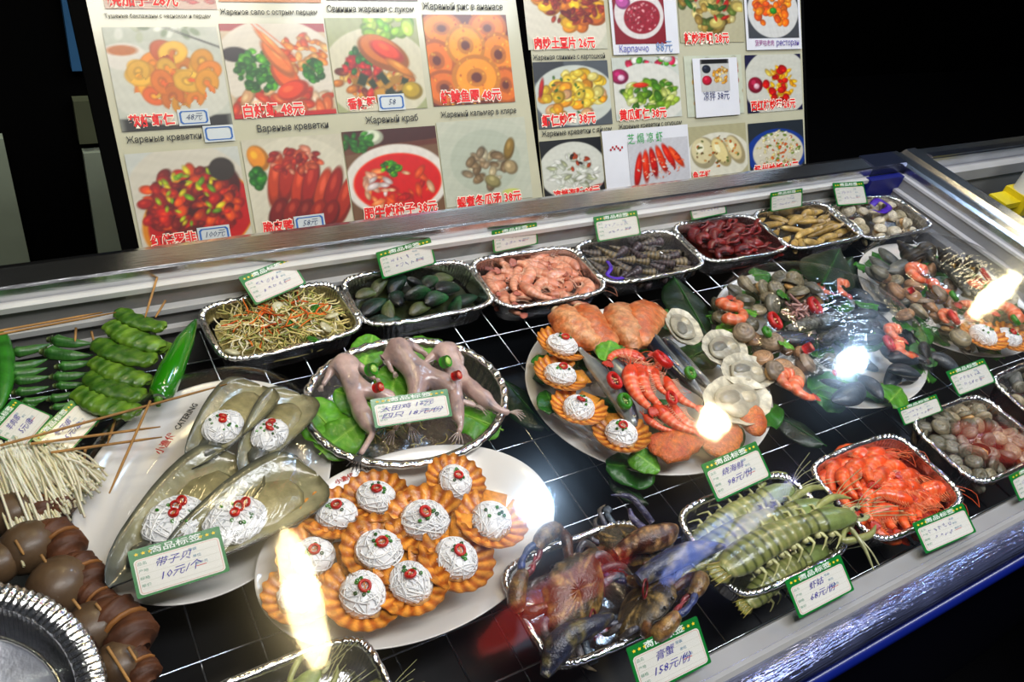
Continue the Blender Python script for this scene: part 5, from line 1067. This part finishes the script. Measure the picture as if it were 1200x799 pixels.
for t, px, py, s_, lb in ((CR, 908, 376, 1.15, 'red chilli ring in the middle of the clams'), (CR, 955, 359, 1.25, 'large red chilli ring behind the grey sea cucumber'), (CG, 899, 389, .95, 'green chilli ring among the brown clams'), (CHR, 947, 408, 1.5, 'red chilli block beside the dark lumps'), (CR, 1042, 402, 1.0, 'dark red chilli ring by the right-hand shrimps'), (CHR, 980, 436, .9, 'red chilli chunk under the cool lamp reflection')):
    place(t, at(px, py, .036), .5, .5, .2, s_, lb, 'chilli')
def cucumber(p0, p1, z, label, r0=.013, col=('4c4e48', '7c7c72')):
    a, c = at(*p0, z), at(*p1, z); r = empty('sea_cucumber', loc=tuple((a+c)/2)); tag(r, label, 'sea cucumber'); u = np.linspace(0, 1, 30); P = a+(c-a)*u[:, None]+np.c_[0*u, 0*u, .006*np.sin(u*PI)]-np.array(r.location)
    rad = r0*np.clip(np.sin(u*PI)**.35, .2, 1); b = B(); tube(b, P, np.c_[rad, rad*.8], col[0], 16); V = b.V[0]; n_ = nz(V, 420, 3); V += (V-P.mean(0))*(.06*n_)[:, None]; b.C[0] = mixc(col[0], col[1], np.clip(.5+n_, 0, 1)); b.build('body', SPECK, r)
    b = B(); rr = np.random.RandomState(2)
    for k in range(60):
        i = rr.randint(3, 27); a_ = rr.uniform(0, PI); T = P[i+1]-P[i-1]; T /= np.linalg.norm(T); S = np.cross(T, (0, 0, 1)); d = S*math.cos(a_)+np.array([0, 0, 1])*math.sin(a_)*.8; tube(b, [P[i]+d*rad[i]*.9, P[i]+d*(rad[i]+.0035)], [.0016, .0004], col[1], 5)
    b.build('bumps', SPECK, r)['kind'] = 'stuff'
cucumber((922, 386), (1000, 372), .022, 'grey bumpy sea cucumber across the middle mixed plate', .014)
cucumber((965, 398), (1030, 378), .024, 'dark grey sea cucumber behind the cool lamp reflection', .013, ('3c4048', '6c7078'))
for i, (p0, p1, lb) in enumerate((((1080, 440), (1040, 432), 'black mussel at the right rim of the middle mixed plate'), ((1078, 424), (1040, 420), 'black mussel above the one at the right rim'), ((955, 420), (985, 435), 'black mussel left of the lamp reflection'), ((975, 470), (1010, 450), 'black mussel at the front of the middle plate'), ((1035, 468), (1005, 440), 'black mussel beside the front lettuce'), ((960, 445), (995, 455), 'open dark mussel near the front rim'), ((1000, 415), (1030, 435), 'dark mussel under the film right of the reflection'), ((898, 393), (955, 399), 'long blue-grey mussel beside the green chilli ring'), ((1000, 400), (1035, 396), 'dark mussel between the shrimps and sea cucumber'))):
    place2(MUB[0], p0, p1, .018, .055, lb, 'mussel', 'dark mussels on the middle mixed plate', rx=.4*(i % 3))
b = B(); strands(b, 26, (0, 0, .0, .02, .014, .012), .035, .0022, ['b89088', 'a07c78', 'c8a49c'], 5, .35, 6); t = empty('squid_tentacles', loc=tuple(at(938, 364, .026))); tag(t, 'pinkish squid tentacles beside the large red chilli ring', 'squid'); b.build('tentacles', WET, t)
for i, (px, py, s_, z, lb) in enumerate(((893, 322, .8, .012, 'lettuce leaf at the back rim of the middle mixed plate'), (918, 344, .5, .03, 'lettuce scrap among the grey clams'), (873, 364, .55, .022, 'lettuce strip at the left of the clams'), (857, 386, .8, .004, 'lettuce leaf at the left rim of the middle mixed plate'), (1084, 415, .95, .0, 'lettuce leaf at the right rim of the middle mixed plate'), (975, 470, .8, .0, 'lettuce leaf at the front rim of the middle mixed plate'), (1050, 462, .9, .002, 'lettuce leaf at the front right rim of the plate'), (920, 402, .45, .036, 'green herb scrap on the brown clams'), (1015, 356, .7, .006, 'lettuce leaf behind the film at the right back'), (1020, 400, .8, .012, 'dark lettuce leaf under the film'))):
    place((LETD+LET[:2])[i % 4], at(px, py, z), i*1.1, .25, .15, s_, lb, 'lettuce leaf')
pl = lambda cx, cy, w_, d_, rot=0.: dict(cx=cx, cy=cy, w=w_, d=d_, rot=rot, z=0.)
pile(LETD, pl(1.185, .606, .40, .35), 12, -.022, -.012, 'dark lettuce leaf', 'the middle mixed plate', 'lettuce leaf', 'lettuce leaves lining the middle mixed plate', 31, 1.2, 1.5, .12, inset=.85)
pile(CLG, pl(1.115, .635, .26, .25), 26, -.014, .006, 'half hidden grey clam', 'the middle plate', 'clam', 'clams on the middle mixed plate', 32, 1.1, 1.35, .6, inset=.9)
pile(MUB[:1], pl(1.27, .56, .22, .24), 20, -.012, .012, 'half hidden mussel', 'the middle plate', 'mussel', 'dark mussels on the middle mixed plate', 33, .9, 1.15, .4, inset=.9)
pile(LETD, pl(.795, .607, .40, .34), 11, -.022, -.014, 'dark lettuce leaf', 'the oyster plate', 'lettuce leaf', 'lettuce leaves lining the oyster plate', 34, 1.0, 1.3, .1, inset=.85)
pile(LETD, pl(1.579, .617, .38, .33), 11, -.022, -.012, 'dark lettuce leaf', 'the right mixed plate', 'lettuce leaf', 'lettuce leaves lining the right mixed plate', 35, 1.2, 1.5, .12, inset=.85)
pile(CLB+CLG[:2], pl(1.56, .60, .30, .28), 36, -.014, .008, 'half hidden brown clam', 'the right mixed plate', 'clam', 'clams on the right mixed plate', 36, 1.15, 1.4, .6, inset=.9)
# plate 3
CL3 = [(1036, 325), (1072, 335), (1098, 345), (1060, 350), (1078, 366), (1050, 340), (1098, 372), (1083, 357), (1030, 318), (1048, 330), (1092, 362), (1068, 345), (1110, 385), (1130, 318), (1125, 395), (1060, 370)]
for i, (px, py) in enumerate(CL3): place((CLB+CLG[:2])[i % 5], at(px, py, .018+.004*(i % 3)), i*2.1, .5*math.sin(i*2), .4*math.cos(i), 1.3+.12*(i % 3), 'brown-grey clam '+('at the back left' if px < 1056 else 'in the middle' if px < 1090 else 'toward the front right')+' of the right mixed plate', 'clam', 'clams on the right mixed plate')
for i, (px, py, v, s_, lb) in enumerate(((1084, 325, 0, 1.25, 'large curled orange shrimp in the middle of the right plate'), (1104, 336, 1, .9, 'smaller orange shrimp right of the large curled one'), (1143, 330, 1, 1.0, 'orange shrimp beside the red chilli at the right'), (1128, 362, 0, 1.1, 'orange shrimp near the warm lamp reflection'), (1178, 370, 1, 1.2, 'orange shrimp at the right end of the plate'), (1116, 376, 1, .9, 'orange shrimp at the front of the right plate'))):
    place(SHC[v], at(px, py, .03), i*1.2, .1, .1, s_, lb, 'shrimp', 'peeled shrimps on the right mixed plate')
for t, px, py, lb in ((CR, 1155, 322, 'red chilli ring at the right of the whelk plate'), (CG, 1118, 347, 'green chilli ring in the middle of the whelk plate'), (CHR, 1068, 340, 'red chilli chunk among the brown clams'), (CR, 1118, 372, 'red chilli ring at the front of the whelk plate'), (CG, 1190, 375, 'green chilli ring at the right picture edge'), (CG, 1158, 339, 'green chilli ring below the right-hand red one')): place(t, at(px, py, .042), .5, .5, .3, 1.05, lb, 'chilli')
def whelk(px, py, z, s_, label, yaw):
    r = empty('whelk', loc=tuple(at(px, py, z))); tag(r, label, 'whelk', 'dark whelks on the right plate'); r.rotation_euler = (.3, .2, yaw); r.scale = (s_,)*3
    n = 44; u = np.linspace(0, 1, n); rad = .019*(1-u)**.9*(1+.12*np.abs(np.sin(u*PI*5)))+.001; rad[0] *= .7; P = np.c_[.022-.05*u, 0*u, 0*u]; b = B(); tube(b, P, rad, '3c362c', 18); V = b.V[0]; b.C[0] = mixc('28241e', '645846', np.clip(.4+.7*nz(V, 220, 4), 0, 1)); V += V*[0, 1, 1]*(.08*nz(V, 380, 6))[:, None]; b.build('shell', SHELL, r)
    b = B(); a = np.arange(16)*2*PI/16; ring, _ = ring_b(.012, .0028, '5a5040', 16, 6); ring.xf(Matrix.Rotation(PI/2, 3, 'Y')); b.merge(ring, off=(.022, 0, .002)); b.build('shell_lip', SHELL, r)
    b = B(); ell(b, (.021, 0, .0), (.004, .0095, .008), 'b88c20', 14, 8, .25, 250, 1); ell(b, (.023, .002, -.004), (.004, .006, .005), 'd8b040', 10, 6, .2, 300, 2); b.build('foot', WET, r)['label'] = 'yellow fleshy foot'
for a in ((1064, 296, .03, 1.25, 'large dark whelk with yellow flesh at the back of the right plate', -1.6), (1108, 302, .028, 1.1, 'dark whelk with yellow flesh near the side rail', -1.8), (1136, 308, .022, .9, 'small dark whelk at the right back of the plate', -2.2), (1088, 300, .018, 1.1, 'dark whelk shell between the two yellow-fleshed ones', .9)): whelk(*a)
for i, (p0, p1, lb) in enumerate((((1018, 300), (1046, 318), 'grey-brown mussel at the back left of the right plate'), ((1030, 290), (1056, 312), 'broad grey mussel beside the largest whelk'), ((1040, 318), (1070, 306), 'grey mussel below the largest whelk'), ((1014, 312), (1034, 330), 'grey mussel at the left rim of the right plate'))): place2(MUB[1], p0, p1, .016, .05, lb, 'mussel', 'grey mussels on the right plate')
cucumber((1100, 308), (1136, 346), .024, 'dark bumpy sea cucumber right of the large shrimp', .012, ('30302c', '68685c')); cucumber((1118, 330), (1160, 358), .018, 'black ridged sea cucumber near the warm reflection', .012, ('282a2a', '585c58'))
place(SC[3], at(1150, 396, .008), -1.8, .1, 0, 1.1, 'orange scallop at the front rim of the right plate', 'scallop'); place(SC[1], at(1180, 398, .008), -1.2, .1, 0, 1., 'orange scallop cut by the right picture edge', 'scallop')
place(OY[1], at(1172, 346, .018), .4, .1, .1, 1.0, 'oyster under the warm reflection on the right plate', 'oyster')
for i, (px, py, s_, lb) in enumerate(((1010, 312, .55, 'lettuce tip at the left rim of the right plate'), (1060, 378, .8, 'dark lettuce leaf at the front left of the right plate'), (1160, 340, .7, 'lettuce leaf near the side rail'), (1084, 392, .7, 'lettuce leaf at the front rim of the right plate'))): place(LETD[i % 2], at(px, py, .008), i*1.4, .2, .2, s_, lb, 'lettuce leaf')

# front row trays
crabs = ((CRAB[0], (.463, .335, .000), .62, .22, -.15, 1.12, 'crab lying flat in the middle of the crab tray'), (CRAB[1], (.535, .288, .006), 3.5, .75, .1, 1.0, 'crab on its side at the front with its pale belly edge showing'), (CRAB[0], (.565, .365, .0), 2.2, -.2, .2, .85, 'crab at the back right with a brown claw raised'))
CRO = []
for t, loc, yaw, rx, ry, s_, lb in crabs: CRO.append(place(t, loc, yaw, rx, ry, s_, lb, 'crab', 'crabs in the front tray'))
def limb(name, pts, rads, col, ci):
    P = np.array([at(px, py, z) for px, py, z in pts]); b = B(); Q = curve(P, 18); R_ = np.interp(np.linspace(0, 1, 18), np.linspace(0, 1, len(rads)), rads); tube(b, Q, R_, col[0], 10)
    V = b.V[0]; b.C[0] = mixc(col[0], col[1], (nz(V, 650, 2) > .2).astype(float)); o = b.build(name, SPECK, CRO[ci]); c = CRO[ci]; o.matrix_parent_inverse = Matrix.LocRotScale(c.location, c.rotation_euler, c.scale).inverted()
limb('claw', [(722, 650, .02), (745, 636, .03), (775, 628, .034), (792, 618, .034)], [0.0078, 0.0117, 0.0169, 0.0143, 0.0052], ('5a3018', 'b89468'), 2)
limb('claw', [(748, 680, .024), (780, 660, .034), (815, 645, .036), (850, 640, .034)], [0.0091, 0.013, 0.0143, 0.0104, 0.0026], ('3c4460', '8c8468'), 0)
limb('claw', [(638, 792, .02), (660, 750, .03), (690, 735, .034), (718, 722, .030)], [0.005, 0.0156, 0.013, 0.0104, 0.0039], ('30384c', '7c7450'), 1)
limb('leg', [(764, 612, .02), (752, 596, .03), (738, 582, .036), (716, 580, .036)], [.004, .0045, .004, .0008], ('4a4a68', '6c6880'), 2)
limb('leg', [(758, 622, .02), (742, 608, .028), (738, 596, .032)], [.005, .0045, .002], ('545070', '7c7888'), 2)
for px, py, lb in ((756, 690, 'dark red rubber band around the middle crab claw'), (694, 726, 'dark red rubber band around the front left crab claw')):
    bb, _ = ring_b(.0105, .0013, '7c1018', 16, 6); o = bb.build('rubber_band', VEG); o.location = tuple(at(px, py, .032)); o.rotation_euler = (1.1, .4, .5); tag(o, lb, 'rubber band')
for i, (p0, p1, z, rx, lb) in enumerate((((806, 652), (935, 568), -.004, 0, 'mantis shrimp at the back of its tray'), ((870, 712), (975, 640), -.012, .2, 'mantis shrimp lying underneath at the front of its tray'), ((800, 668), (985, 590), .008, 0, 'second mantis shrimp from the back, crossed by reflections'), ((838, 672), (1010, 600), .024, .0, 'topmost mantis shrimp stretched over the tray front'))):
    place2(MANT, p1, p0, z, .19, lb, 'mantis shrimp', 'mantis shrimps in the front tray', rx=rx, flat=.88)
b = B(); tube(b, curve([at(996, 618, .024), at(1012, 640, .02), at(1024, 668, .006)], 8), [.002, .0035, .003, .003, .0025, .002, .0015, .0006], 'b8b98c', 6); tube(b, curve([at(1000, 622, .024), at(1020, 645, .02), at(1030, 662, .008)], 8), .0012, 'c8c8a0', 5); o = b.build('mantis_feelers', WET); tag(o, 'pale feelers hanging over the front of the mantis shrimp tray', 'feeler')
pile(SHR, TR_, 30, -.026, .004, 'red-orange shrimp', 'the front shrimp tray', 'shrimp', 'red-orange shrimps in the front tray', 14, .95, 1.15, .2, .1, inset=.74)
bed(TR_, -.028, ('8c1c08', 'b83818'), WET, 'shrimp_broth', 'dark orange wet bottom of the red shrimp tray', amp=.003, cat='liquid')
pile(CLG, TK, 46, -.024, .004, 'grey clam', 'the big clam tray', 'clam', 'grey clams in the front tray', 15, 1.0, 1.25, .7, inset=.86)
pile(CLG+MUB[1:], TE, 26, -.024, .002, 'small grey clam', 'the cut-off right tray', 'clam', 'small clams in the cut-off tray', 16, .9, 1.1, .7, inset=.85)
pile([MANT], TB, 4, -.012, .0, 'olive mantis shrimp', 'the tray cut off at the bottom edge', 'mantis shrimp', 'mantis shrimps in the bottom tray', 17, .75, .8, .2, .1, inset=.4)

# dark leaves on the rack
for i, (p0, p1, z, lb, wd) in enumerate((((830, 395), (790, 325), -.01, 'dark green leaf behind the oysters', 1.2), ((985, 290), (965, 330), .01, 'pointed dark leaf standing by the razor clam tray', .9), ((1000, 300), (960, 350), -.02, 'dark leaf between the two right mixed plates', 1.1), ((585, 440), (640, 500), -.04, 'dark leaf on the rack right of the frog bowl', 1.1), ((900, 480), (965, 520), -.03, 'dark veined leaf in front of the middle mixed plate', 1.), ((760, 590), (715, 560), -.04, 'dark leaf on the rack behind the crab tray', .8))):
    place2(DL[i % 2], p0, p1, z, .13, lb, 'leaf', 'dark green leaves lying between the dishes', flat=1.1, z1=z+(.03 if i == 1 else .0))

# left corner: okra, bitter gourd pieces, chilli, skewers
def okra_t():
    u = np.linspace(0, 1, 16); r = np.interp(u, [0, .04, .12, .2, .6, 1], [.0025, .004, .0075, .0068, .0055, .0006]); P = np.c_[(.5-u)*.075, .003*np.sin(u*3), 0*u]; b = B(); tube(b, P, r, '3c7a34', 10)
    V = b.V[0]; a = np.arctan2(V[:, 2], V[:, 1]); V[:, 1:] *= (1+.10*np.cos(a*5))[:, None]; b.C[0] = mixc('2c6428', '5c9448', np.clip(.5+.5*np.cos(a*5), 0, 1)); parts = [('pod', b, VEG)]
    b = B(); tube(b, [(.0365, 0, 0), (.040, 0, 0), (.046, 0, 0)], [.006, .004, .0024], '6c7c48', 8); parts.append(('stem_cap', b, VEG)); return template('okra_pod', parts)
OK = okra_t()
ok = [((112, 402), (58, 398)), ((112, 416), (50, 412)), ((62, 402), (12, 414)), ((58, 420), (8, 432)), ((112, 422), (66, 430)), ((108, 436), (60, 442)), ((62, 440), (14, 446)), ((104, 448), (64, 452)), ((60, 452), (16, 460)), ((62, 463), (24, 472)), ((96, 458), (56, 468)), ((92, 470), (60, 478)), ((52, 468), (14, 480)), ((58, 430), (10, 440))]
for i, (p0, p1) in enumerate(ok): place2(OK, p1, p0, .0+.003*(i % 2), .082, 'okra pod in the '+('left' if p0[0] < 80 else 'right')+' column, '+('back' if p0[1] < 425 else 'middle' if p0[1] < 453 else 'front')+' part', 'okra', 'okra pods on skewers', flat=1.75)
def gourd_t(seed):
    nu, nv = 30, 16; u = np.linspace(0, 1, nu); P = np.c_[(.5-u)*.085, .006*np.sin(u*PI), 0*u]; w_ = np.interp(u, [0, .05, .5, .95, 1], [.004, .010, .0125, .010, .004]); b = B(); tube(b, P, np.c_[w_, w_*.42], '5c8c28', nv)
    V = b.V[0]; n_ = nz(V, 330, seed); V[:, 1] += .0024*n_*np.sign(V[:, 1]); V[:, 2] += .0017*nz(V, 520, seed+2); b.C[0] = mixc('3a6a18', '86a83c', np.clip(.45+.8*nz(V, 260, seed+1), 0, 1)); return template('winged_bean_piece', [('flesh', b, VEG)])
GO = [gourd_t(1), gourd_t(2)]
for i, (p0, p1, lb) in enumerate((((138, 364), (193, 385), 'backmost jagged green bean piece'), ((130, 378), (190, 408), 'second jagged green bean piece from the back'), ((112, 400), (182, 424), 'third jagged green bean piece from the back'), ((112, 420), (174, 448), 'fourth jagged green bean piece from the back'), ((104, 438), (168, 466), 'fifth jagged green bean piece from the back'), ((92, 456), (162, 484), 'frontmost jagged green bean piece'), ((150, 376), (196, 412), 'dark bean piece tucked under the two backmost ones'))):
    place2(GO[i % 2], p0, p1, .012 if i < 6 else .0, .085, lb, 'green bean piece', 'jagged green bean pieces on skewers', rx=.35, flat=1.75)
u = np.linspace(0, 1, 24); r = np.interp(u, [0, .05, .3, .7, .93, 1], [.008, .0155, .0165, .0118, .005, .0008]); P = np.array([at(187+43*x, 466-92*x, .012) for x in u]); P[:, 2] += .004*np.sin(u*PI)
t = empty('green_chilli', loc=tuple(P[12]-[0, 0, .014])); tag(t, 'large glossy green chilli pepper beside the sprout tray', 'chilli pepper'); b = B(); tube(b, P-np.array(t.location), r, '2c8410', 16); b.C[0] = mixc('1e6c0c', '3c9a18', np.clip(.5+.5*nz(b.V[0], 40, 1), 0, 1)); b.build('fruit', mat('chilli_skin', .16, coat=1., bump=.1, bscale=60), t)
b = B(); q = at(185, 470, .014)-np.array(t.location); tube(b, [q+(.002, .004, 0), q, q+(-.001, -.008, .001)], [.005, .0045, .003], '6c9a30', 8); b.build('stem', VEG, t)
t = empty('green_chilli', loc=tuple(at(2, 440, .0))); tag(t, 'long green pepper cut off by the left picture edge', 'chilli pepper'); b = B(); Q = np.array([at(-2+8*math.sin(x*3), 392+90*x, .006) for x in u])-np.array(t.location); tube(b, Q, r*.75, '3c8a24', 14); b.build('fruit', VEG, t); b = B(); tube(b, [Q[0]+(0, .008, 0), Q[0]], [.0015, .003], '6c9a30', 6); b.build('stem', VEG, t)
def stick(p0, p1, z0, z1, label, rad=.0016, name='bamboo_skewer'):
    a, c = at(*p0, z0), at(*p1, z1); o = empty(name, loc=tuple((a+c)/2)); tag(o, label, 'skewer', 'bamboo skewers'); b = B(); q = np.array(o.location); n = 6; P = a+(c-a)*np.linspace(0, 1, n)[:, None]-q
    tube(b, P, np.r_[np.full(n-1, rad), rad*.5], 'b08850', 7); b.build('stick', BAMBOO, o)
stick((185, 322), (170, 372), .040, .022, 'skewer sticking up behind the bean pieces'); stick((194, 352), (182, 372), .03, .02, 'short skewer end right of the tall one'); stick((89, 384), (88, 400), .02, .012, 'skewer tip behind the okra'); stick((107, 388), (110, 400), .02, .012, 'second skewer tip behind the okra')
stick((0, 522), (266, 450), .03, .018, 'long skewer crossing the pen shell plate'); stick((36, 520), (188, 500), .024, .016, 'shorter skewer under the long one'); stick((176, 470), (128, 578), .026, .018, 'skewer leaning steeply at the left plate rim'); stick((122, 475), (112, 500), .004, .0, 'short skewer below the front bean piece'); stick((136, 488), (126, 520), .004, .0, 'short skewer below the bean pieces, right one'); stick((60, 530), (190, 512), .02, .018, 'thin skewer near the plate rim'); stick((100, 525), (98, 545), .0, 0, 'skewer tip above the enoki')
stick((-8, 393), (136, 366), .052, .05, 'long skewer lying along the back ledge'); stick((-8, 389), (120, 366), .054, .052, 'second long skewer along the back ledge')
# enoki
b = B(); rr = np.random.RandomState(4); t = empty('enoki_bundle', loc=tuple(at(50, 570, -.02))); tag(t, 'fanned bundle of white enoki mushrooms', 'mushrooms'); o_ = np.array(t.location)
for k in range(380):
    f = rr.rand(); a = at(-20+95*f+rr.normal()*6, 520+10*f+rr.normal()*5, .004+.014*rr.rand()); e_ = at(25+90*f*rr.uniform(.75, 1.15), 640-80*f+rr.normal()*9, -.012+.02*rr.rand()); m_ = (a+e_)/2+rr.normal(size=3)*.003+(0, 0, .006)
    tube(b, curve([a-o_, m_-o_, e_-o_], 7), .0015, ['efe9d0', 'e6debc', 'f6f2e0'][k % 3], 4)
b.build('stems', mat('enoki', .5, sss=.2, var=.1, vscale=60), t)['kind'] = 'stuff'
b = B()
for k in range(50): a = at(50+65*rr.rand(), 585-55*rr.rand()+rr.normal()*6, .006+.01*rr.rand())-o_; ell(b, a, (.0018, .0018, .0014), 'efe8cc', 6, 4)
b.build('caps', mat('enoki', .5), t)['kind'] = 'stuff'
# mushroom caps and tofu knots on skewers
def cap_t():
    b = B(); n, m_ = 22, 10; a = np.arange(n)*2*PI/n; V = []
    for rr_, z in ((.05, .016), (.35, .0152), (.62, .0125), (.85, .007), (.97, .0), (1., -.005), (.93, -.008), (.6, -.005), (.1, -.004)): V.append(np.c_[rr_*.024*np.cos(a), rr_*.022*np.sin(a), np.full(n, z)])
    V = np.concatenate(V); V += (V*(.05*nz(V, 60, 2))[:, None]); C = mixc('54402c', '756048', np.clip(.5+.5*nz(V, 90, 1), 0, 1)); F = gridf(9, n, False, True).tolist(); V = np.r_[V, [[0, 0, .016]], [[0, 0, -.004]]]; C = np.r_[C, C[:2]]
    for j in range(n): F.append([9*n, j, (j+1) % n]); F.append([9*n+1, 8*n+(j+1) % n, 8*n+j])
    b.add(V, F, C); s_ = B(); tube(s_, [(0, 0, -.004), (0, 0, -.016)], [.006, .005], 'b89c78', 10); return template('mushroom', [('cap', b, mat('mushroom_cap', .42, coat=.1, bump=.2, bscale=120, var=.2, vscale=60)), ('stem', s_, DRY)])
CAP = cap_t()
for px, py, a, s_, lb in ((12, 600, 0, .95, 'brown mushroom cap at the left edge under the enoki'), (30, 640, .4, 1.1, 'brown mushroom cap below the one at the left edge'), (68, 686, .9, 1.2, 'largest brown mushroom cap above the foil pan'), (108, 735, 1.2, 1.0, 'brown mushroom cap beside the foil pan rim'), (140, 778, 1.5, .9, 'lowest brown mushroom cap at the bottom edge'), (-6, 660, .2, .9, 'mushroom cap cut by the left edge')):
    place(CAP, at(px, py, .002), a, .25, -.2, s_*1.12, lb, 'mushroom', 'brown mushroom caps on skewers')
def roll_t():
    u = np.linspace(0, 1, 24); r = np.interp(u, [0, .1, .3, .5, .7, .9, 1], [.006, .010, .0125, .009, .0125, .010, .005]); b = B(); tube(b, np.c_[(.5-u)*.042, .002*np.sin(u*9), 0*u], r*(1+.05*np.sin(u*46)), '744424', 14); V = b.V[0]; b.C[0] = mixc('42281a', '7a4c2a', np.clip(.5+.6*nz(V, 260, 1), 0, 1)); q = B()
    rb, _ = ring_b(.0098, .0018, 'a0703c', 14, 5); rb.xf(Matrix.Rotation(PI/2, 3, 'Y')); q.merge(rb); return template('tofu_knot', [('roll', b, DRY), ('tie', q, DRY)])
RO = roll_t()
for p0, p1, lb in (((38, 578), (56, 608), 'brown tofu knot below the enoki at the left'), ((56, 618), (86, 652), 'second brown tofu knot from the back'), ((88, 655), (112, 688), 'brown tofu knot left of the pen shell plate'), ((124, 712), (165, 760), 'large brown tofu knot near the bottom'), ((150, 765), (175, 800), 'lowest brown tofu knot at the bottom edge'), ((60, 575), (78, 600), 'small tofu knot under the enoki ends'), ((100, 690), (128, 715), 'dark tofu knot in the shadow of the plate')):
    place2(RO, p0, p1, -.004, .036, lb, 'tofu knot', 'brown tofu knots on skewers', flat=1.3)
for p0, p1, lb in (((18, 633), (28, 650), 'skewer end between the two leftmost mushroom caps'), ((48, 650), (60, 668), 'skewer end above the largest mushroom cap'), ((85, 702), (96, 716), 'skewer end below the largest mushroom cap'), ((112, 707), (124, 722), 'skewer end at the large tofu knot'), ((126, 758), (156, 806), 'skewer at the bottom edge beside the foil pan'), ((150, 758), (160, 774), 'skewer end at the lowest tofu knot')): stick(p0, p1, .022, .016, lb, .0015)
# small foil dish in the round pan
pt = dict(PN); t = empty('foil_dish', loc=(PN['cx']+.01, PN['cy']+.0, -.020)); tag(t, 'crumpled silver foil dish lying inside the round pan', 'foil dish'); n, k = 60, 12; a = np.arange(n)*2*PI/n; V = []
for u in np.linspace(0, 1, k): V.append(np.c_[.105*u*np.cos(a), .105*u*np.sin(a), np.full(n, .002+.014*u**6)])
V = np.concatenate(V); V[:, 2] += .0012*nz(V, 130, 3); b = B(); b.add(V, gridf(k, n, False, True), (.85, .88, .97)); b.build('foil_sheet', mat('dull_foil', .5, metal=.85, bump=1.0, bscale=70, var=.15, vscale=40), t)
b = B(); rb, _ = ring_b(.105, .0025, (.8, .78, .72), 60, 6, wob=.01); b.merge(rb, off=(0, 0, .016)); b.build('rolled_rim', FOILC, t)

# cling film over the plates
fm = bpy.data.materials.new('cling_film'); fm.use_nodes = True; fm.node_tree.nodes.remove(fm.node_tree.nodes['Principled BSDF']); film_nodes(fm.node_tree, fm.node_tree.nodes['Material Output'], 60, .8, (.35, 2.2, 1), .12, 1.0, .002)
def film(cx, cy, a, b_, rot, label, top=.055, ang=.4):
    n, k = 72, 22; t_ = np.arange(n)*2*PI/n; V = []
    for u in np.linspace(0, 1, k): V.append(np.c_[a*u*np.cos(t_), b_*u*np.sin(t_), np.full(n, top*(1-u**5)+.002)])
    V = np.concatenate(V); d = V[:, 0]*math.sin(ang)+V[:, 1]*math.cos(ang); V[:, 2] += .0010*np.sin(d*420+3*nz(V, 22, 2))*np.clip(nz(V, 14, 5)+.3, 0, 1)*(1-(np.hypot(V[:, 0]/a, V[:, 1]/b_))**6)
    b = B(); b.add(V, gridf(k, n, False, True), (1, 1, 1)); o = b.build('cling_film', fm); o.location = (cx, cy, -.0); o.rotation_euler = (0, 0, rot); tag(o, label, 'cling film')
film(1.185, .606, .208, .183, -.1, 'clear wrinkled film stretched over the middle mixed plate', .050, .2)
film(1.579, .617, .203, .179, .17, 'clear wrinkled film stretched over the right mixed plate', .050, .9)
film(.140, .648, .175, .138, .84, 'clear wrinkled film stretched over the pen shell plate', .040, .4)

# shared labels: tell the pieces apart by their order from the left
from collections import defaultdict
def scrx(o):
    v = np.array(o.location)-[0, 0, CAMZ]; return 600+FPX*(v@_cx)/max(v@_fw, .01)
G_ = defaultdict(list)
for o in COL.objects:
    if o.parent is None and 'label' in o.keys() and 'group' in o.keys(): G_[o['label']].append(o)
ORD = ['leftmost', 'second from left', 'third from left', 'fourth from left', 'fifth from left', 'sixth from left', 'seventh from left', 'eighth from left', 'ninth from left', 'tenth from left', 'eleventh from left', 'twelfth from left']
for lb, os_ in G_.items():
    if 1 < len(os_) <= 12:
        os_.sort(key=scrx)
        for i, o in enumerate(os_):
            o['label'] = lb+', '+(ORD[i] if i < len(os_)-1 else 'rightmost')
for o in list(bpy.data.objects):          # drop the unlinked templates
    if not o.users_collection: bpy.data.objects.remove(o)

for pa, pb, pl_, z_ in (((184, 533), (232, 470), P4, -.024), ((392, 566), (450, 541), P5, -.012)):
    a, c = at(*pa, z_), at(*pb, z_); d = c-a; L_ = np.linalg.norm(d); d /= L_; n_ = np.cross((0, 0, 1.), d); R_ = np.stack([d, n_, (0, 0, 1.)], 1)
    for body, f0, w_, col in (('小渔代', .2, .36, 'c02418'), ('CATERING', .7, .5, '383838')):
        t_ = text_b(body, .012, col, bold=.0003); V = t_.V[0]; k = w_*L_/(V[:, 0].max()-V[:, 0].min()); b = B(); b.merge(t_, R_*k, off=a+d*L_*f0); o = b.build('rim_lettering', INK, pl_, False); o.matrix_parent_inverse = (Matrix.Translation(pl_.location)@Matrix.Rotation(pl_.rotation_euler[2], 4, 'Z')).inverted()
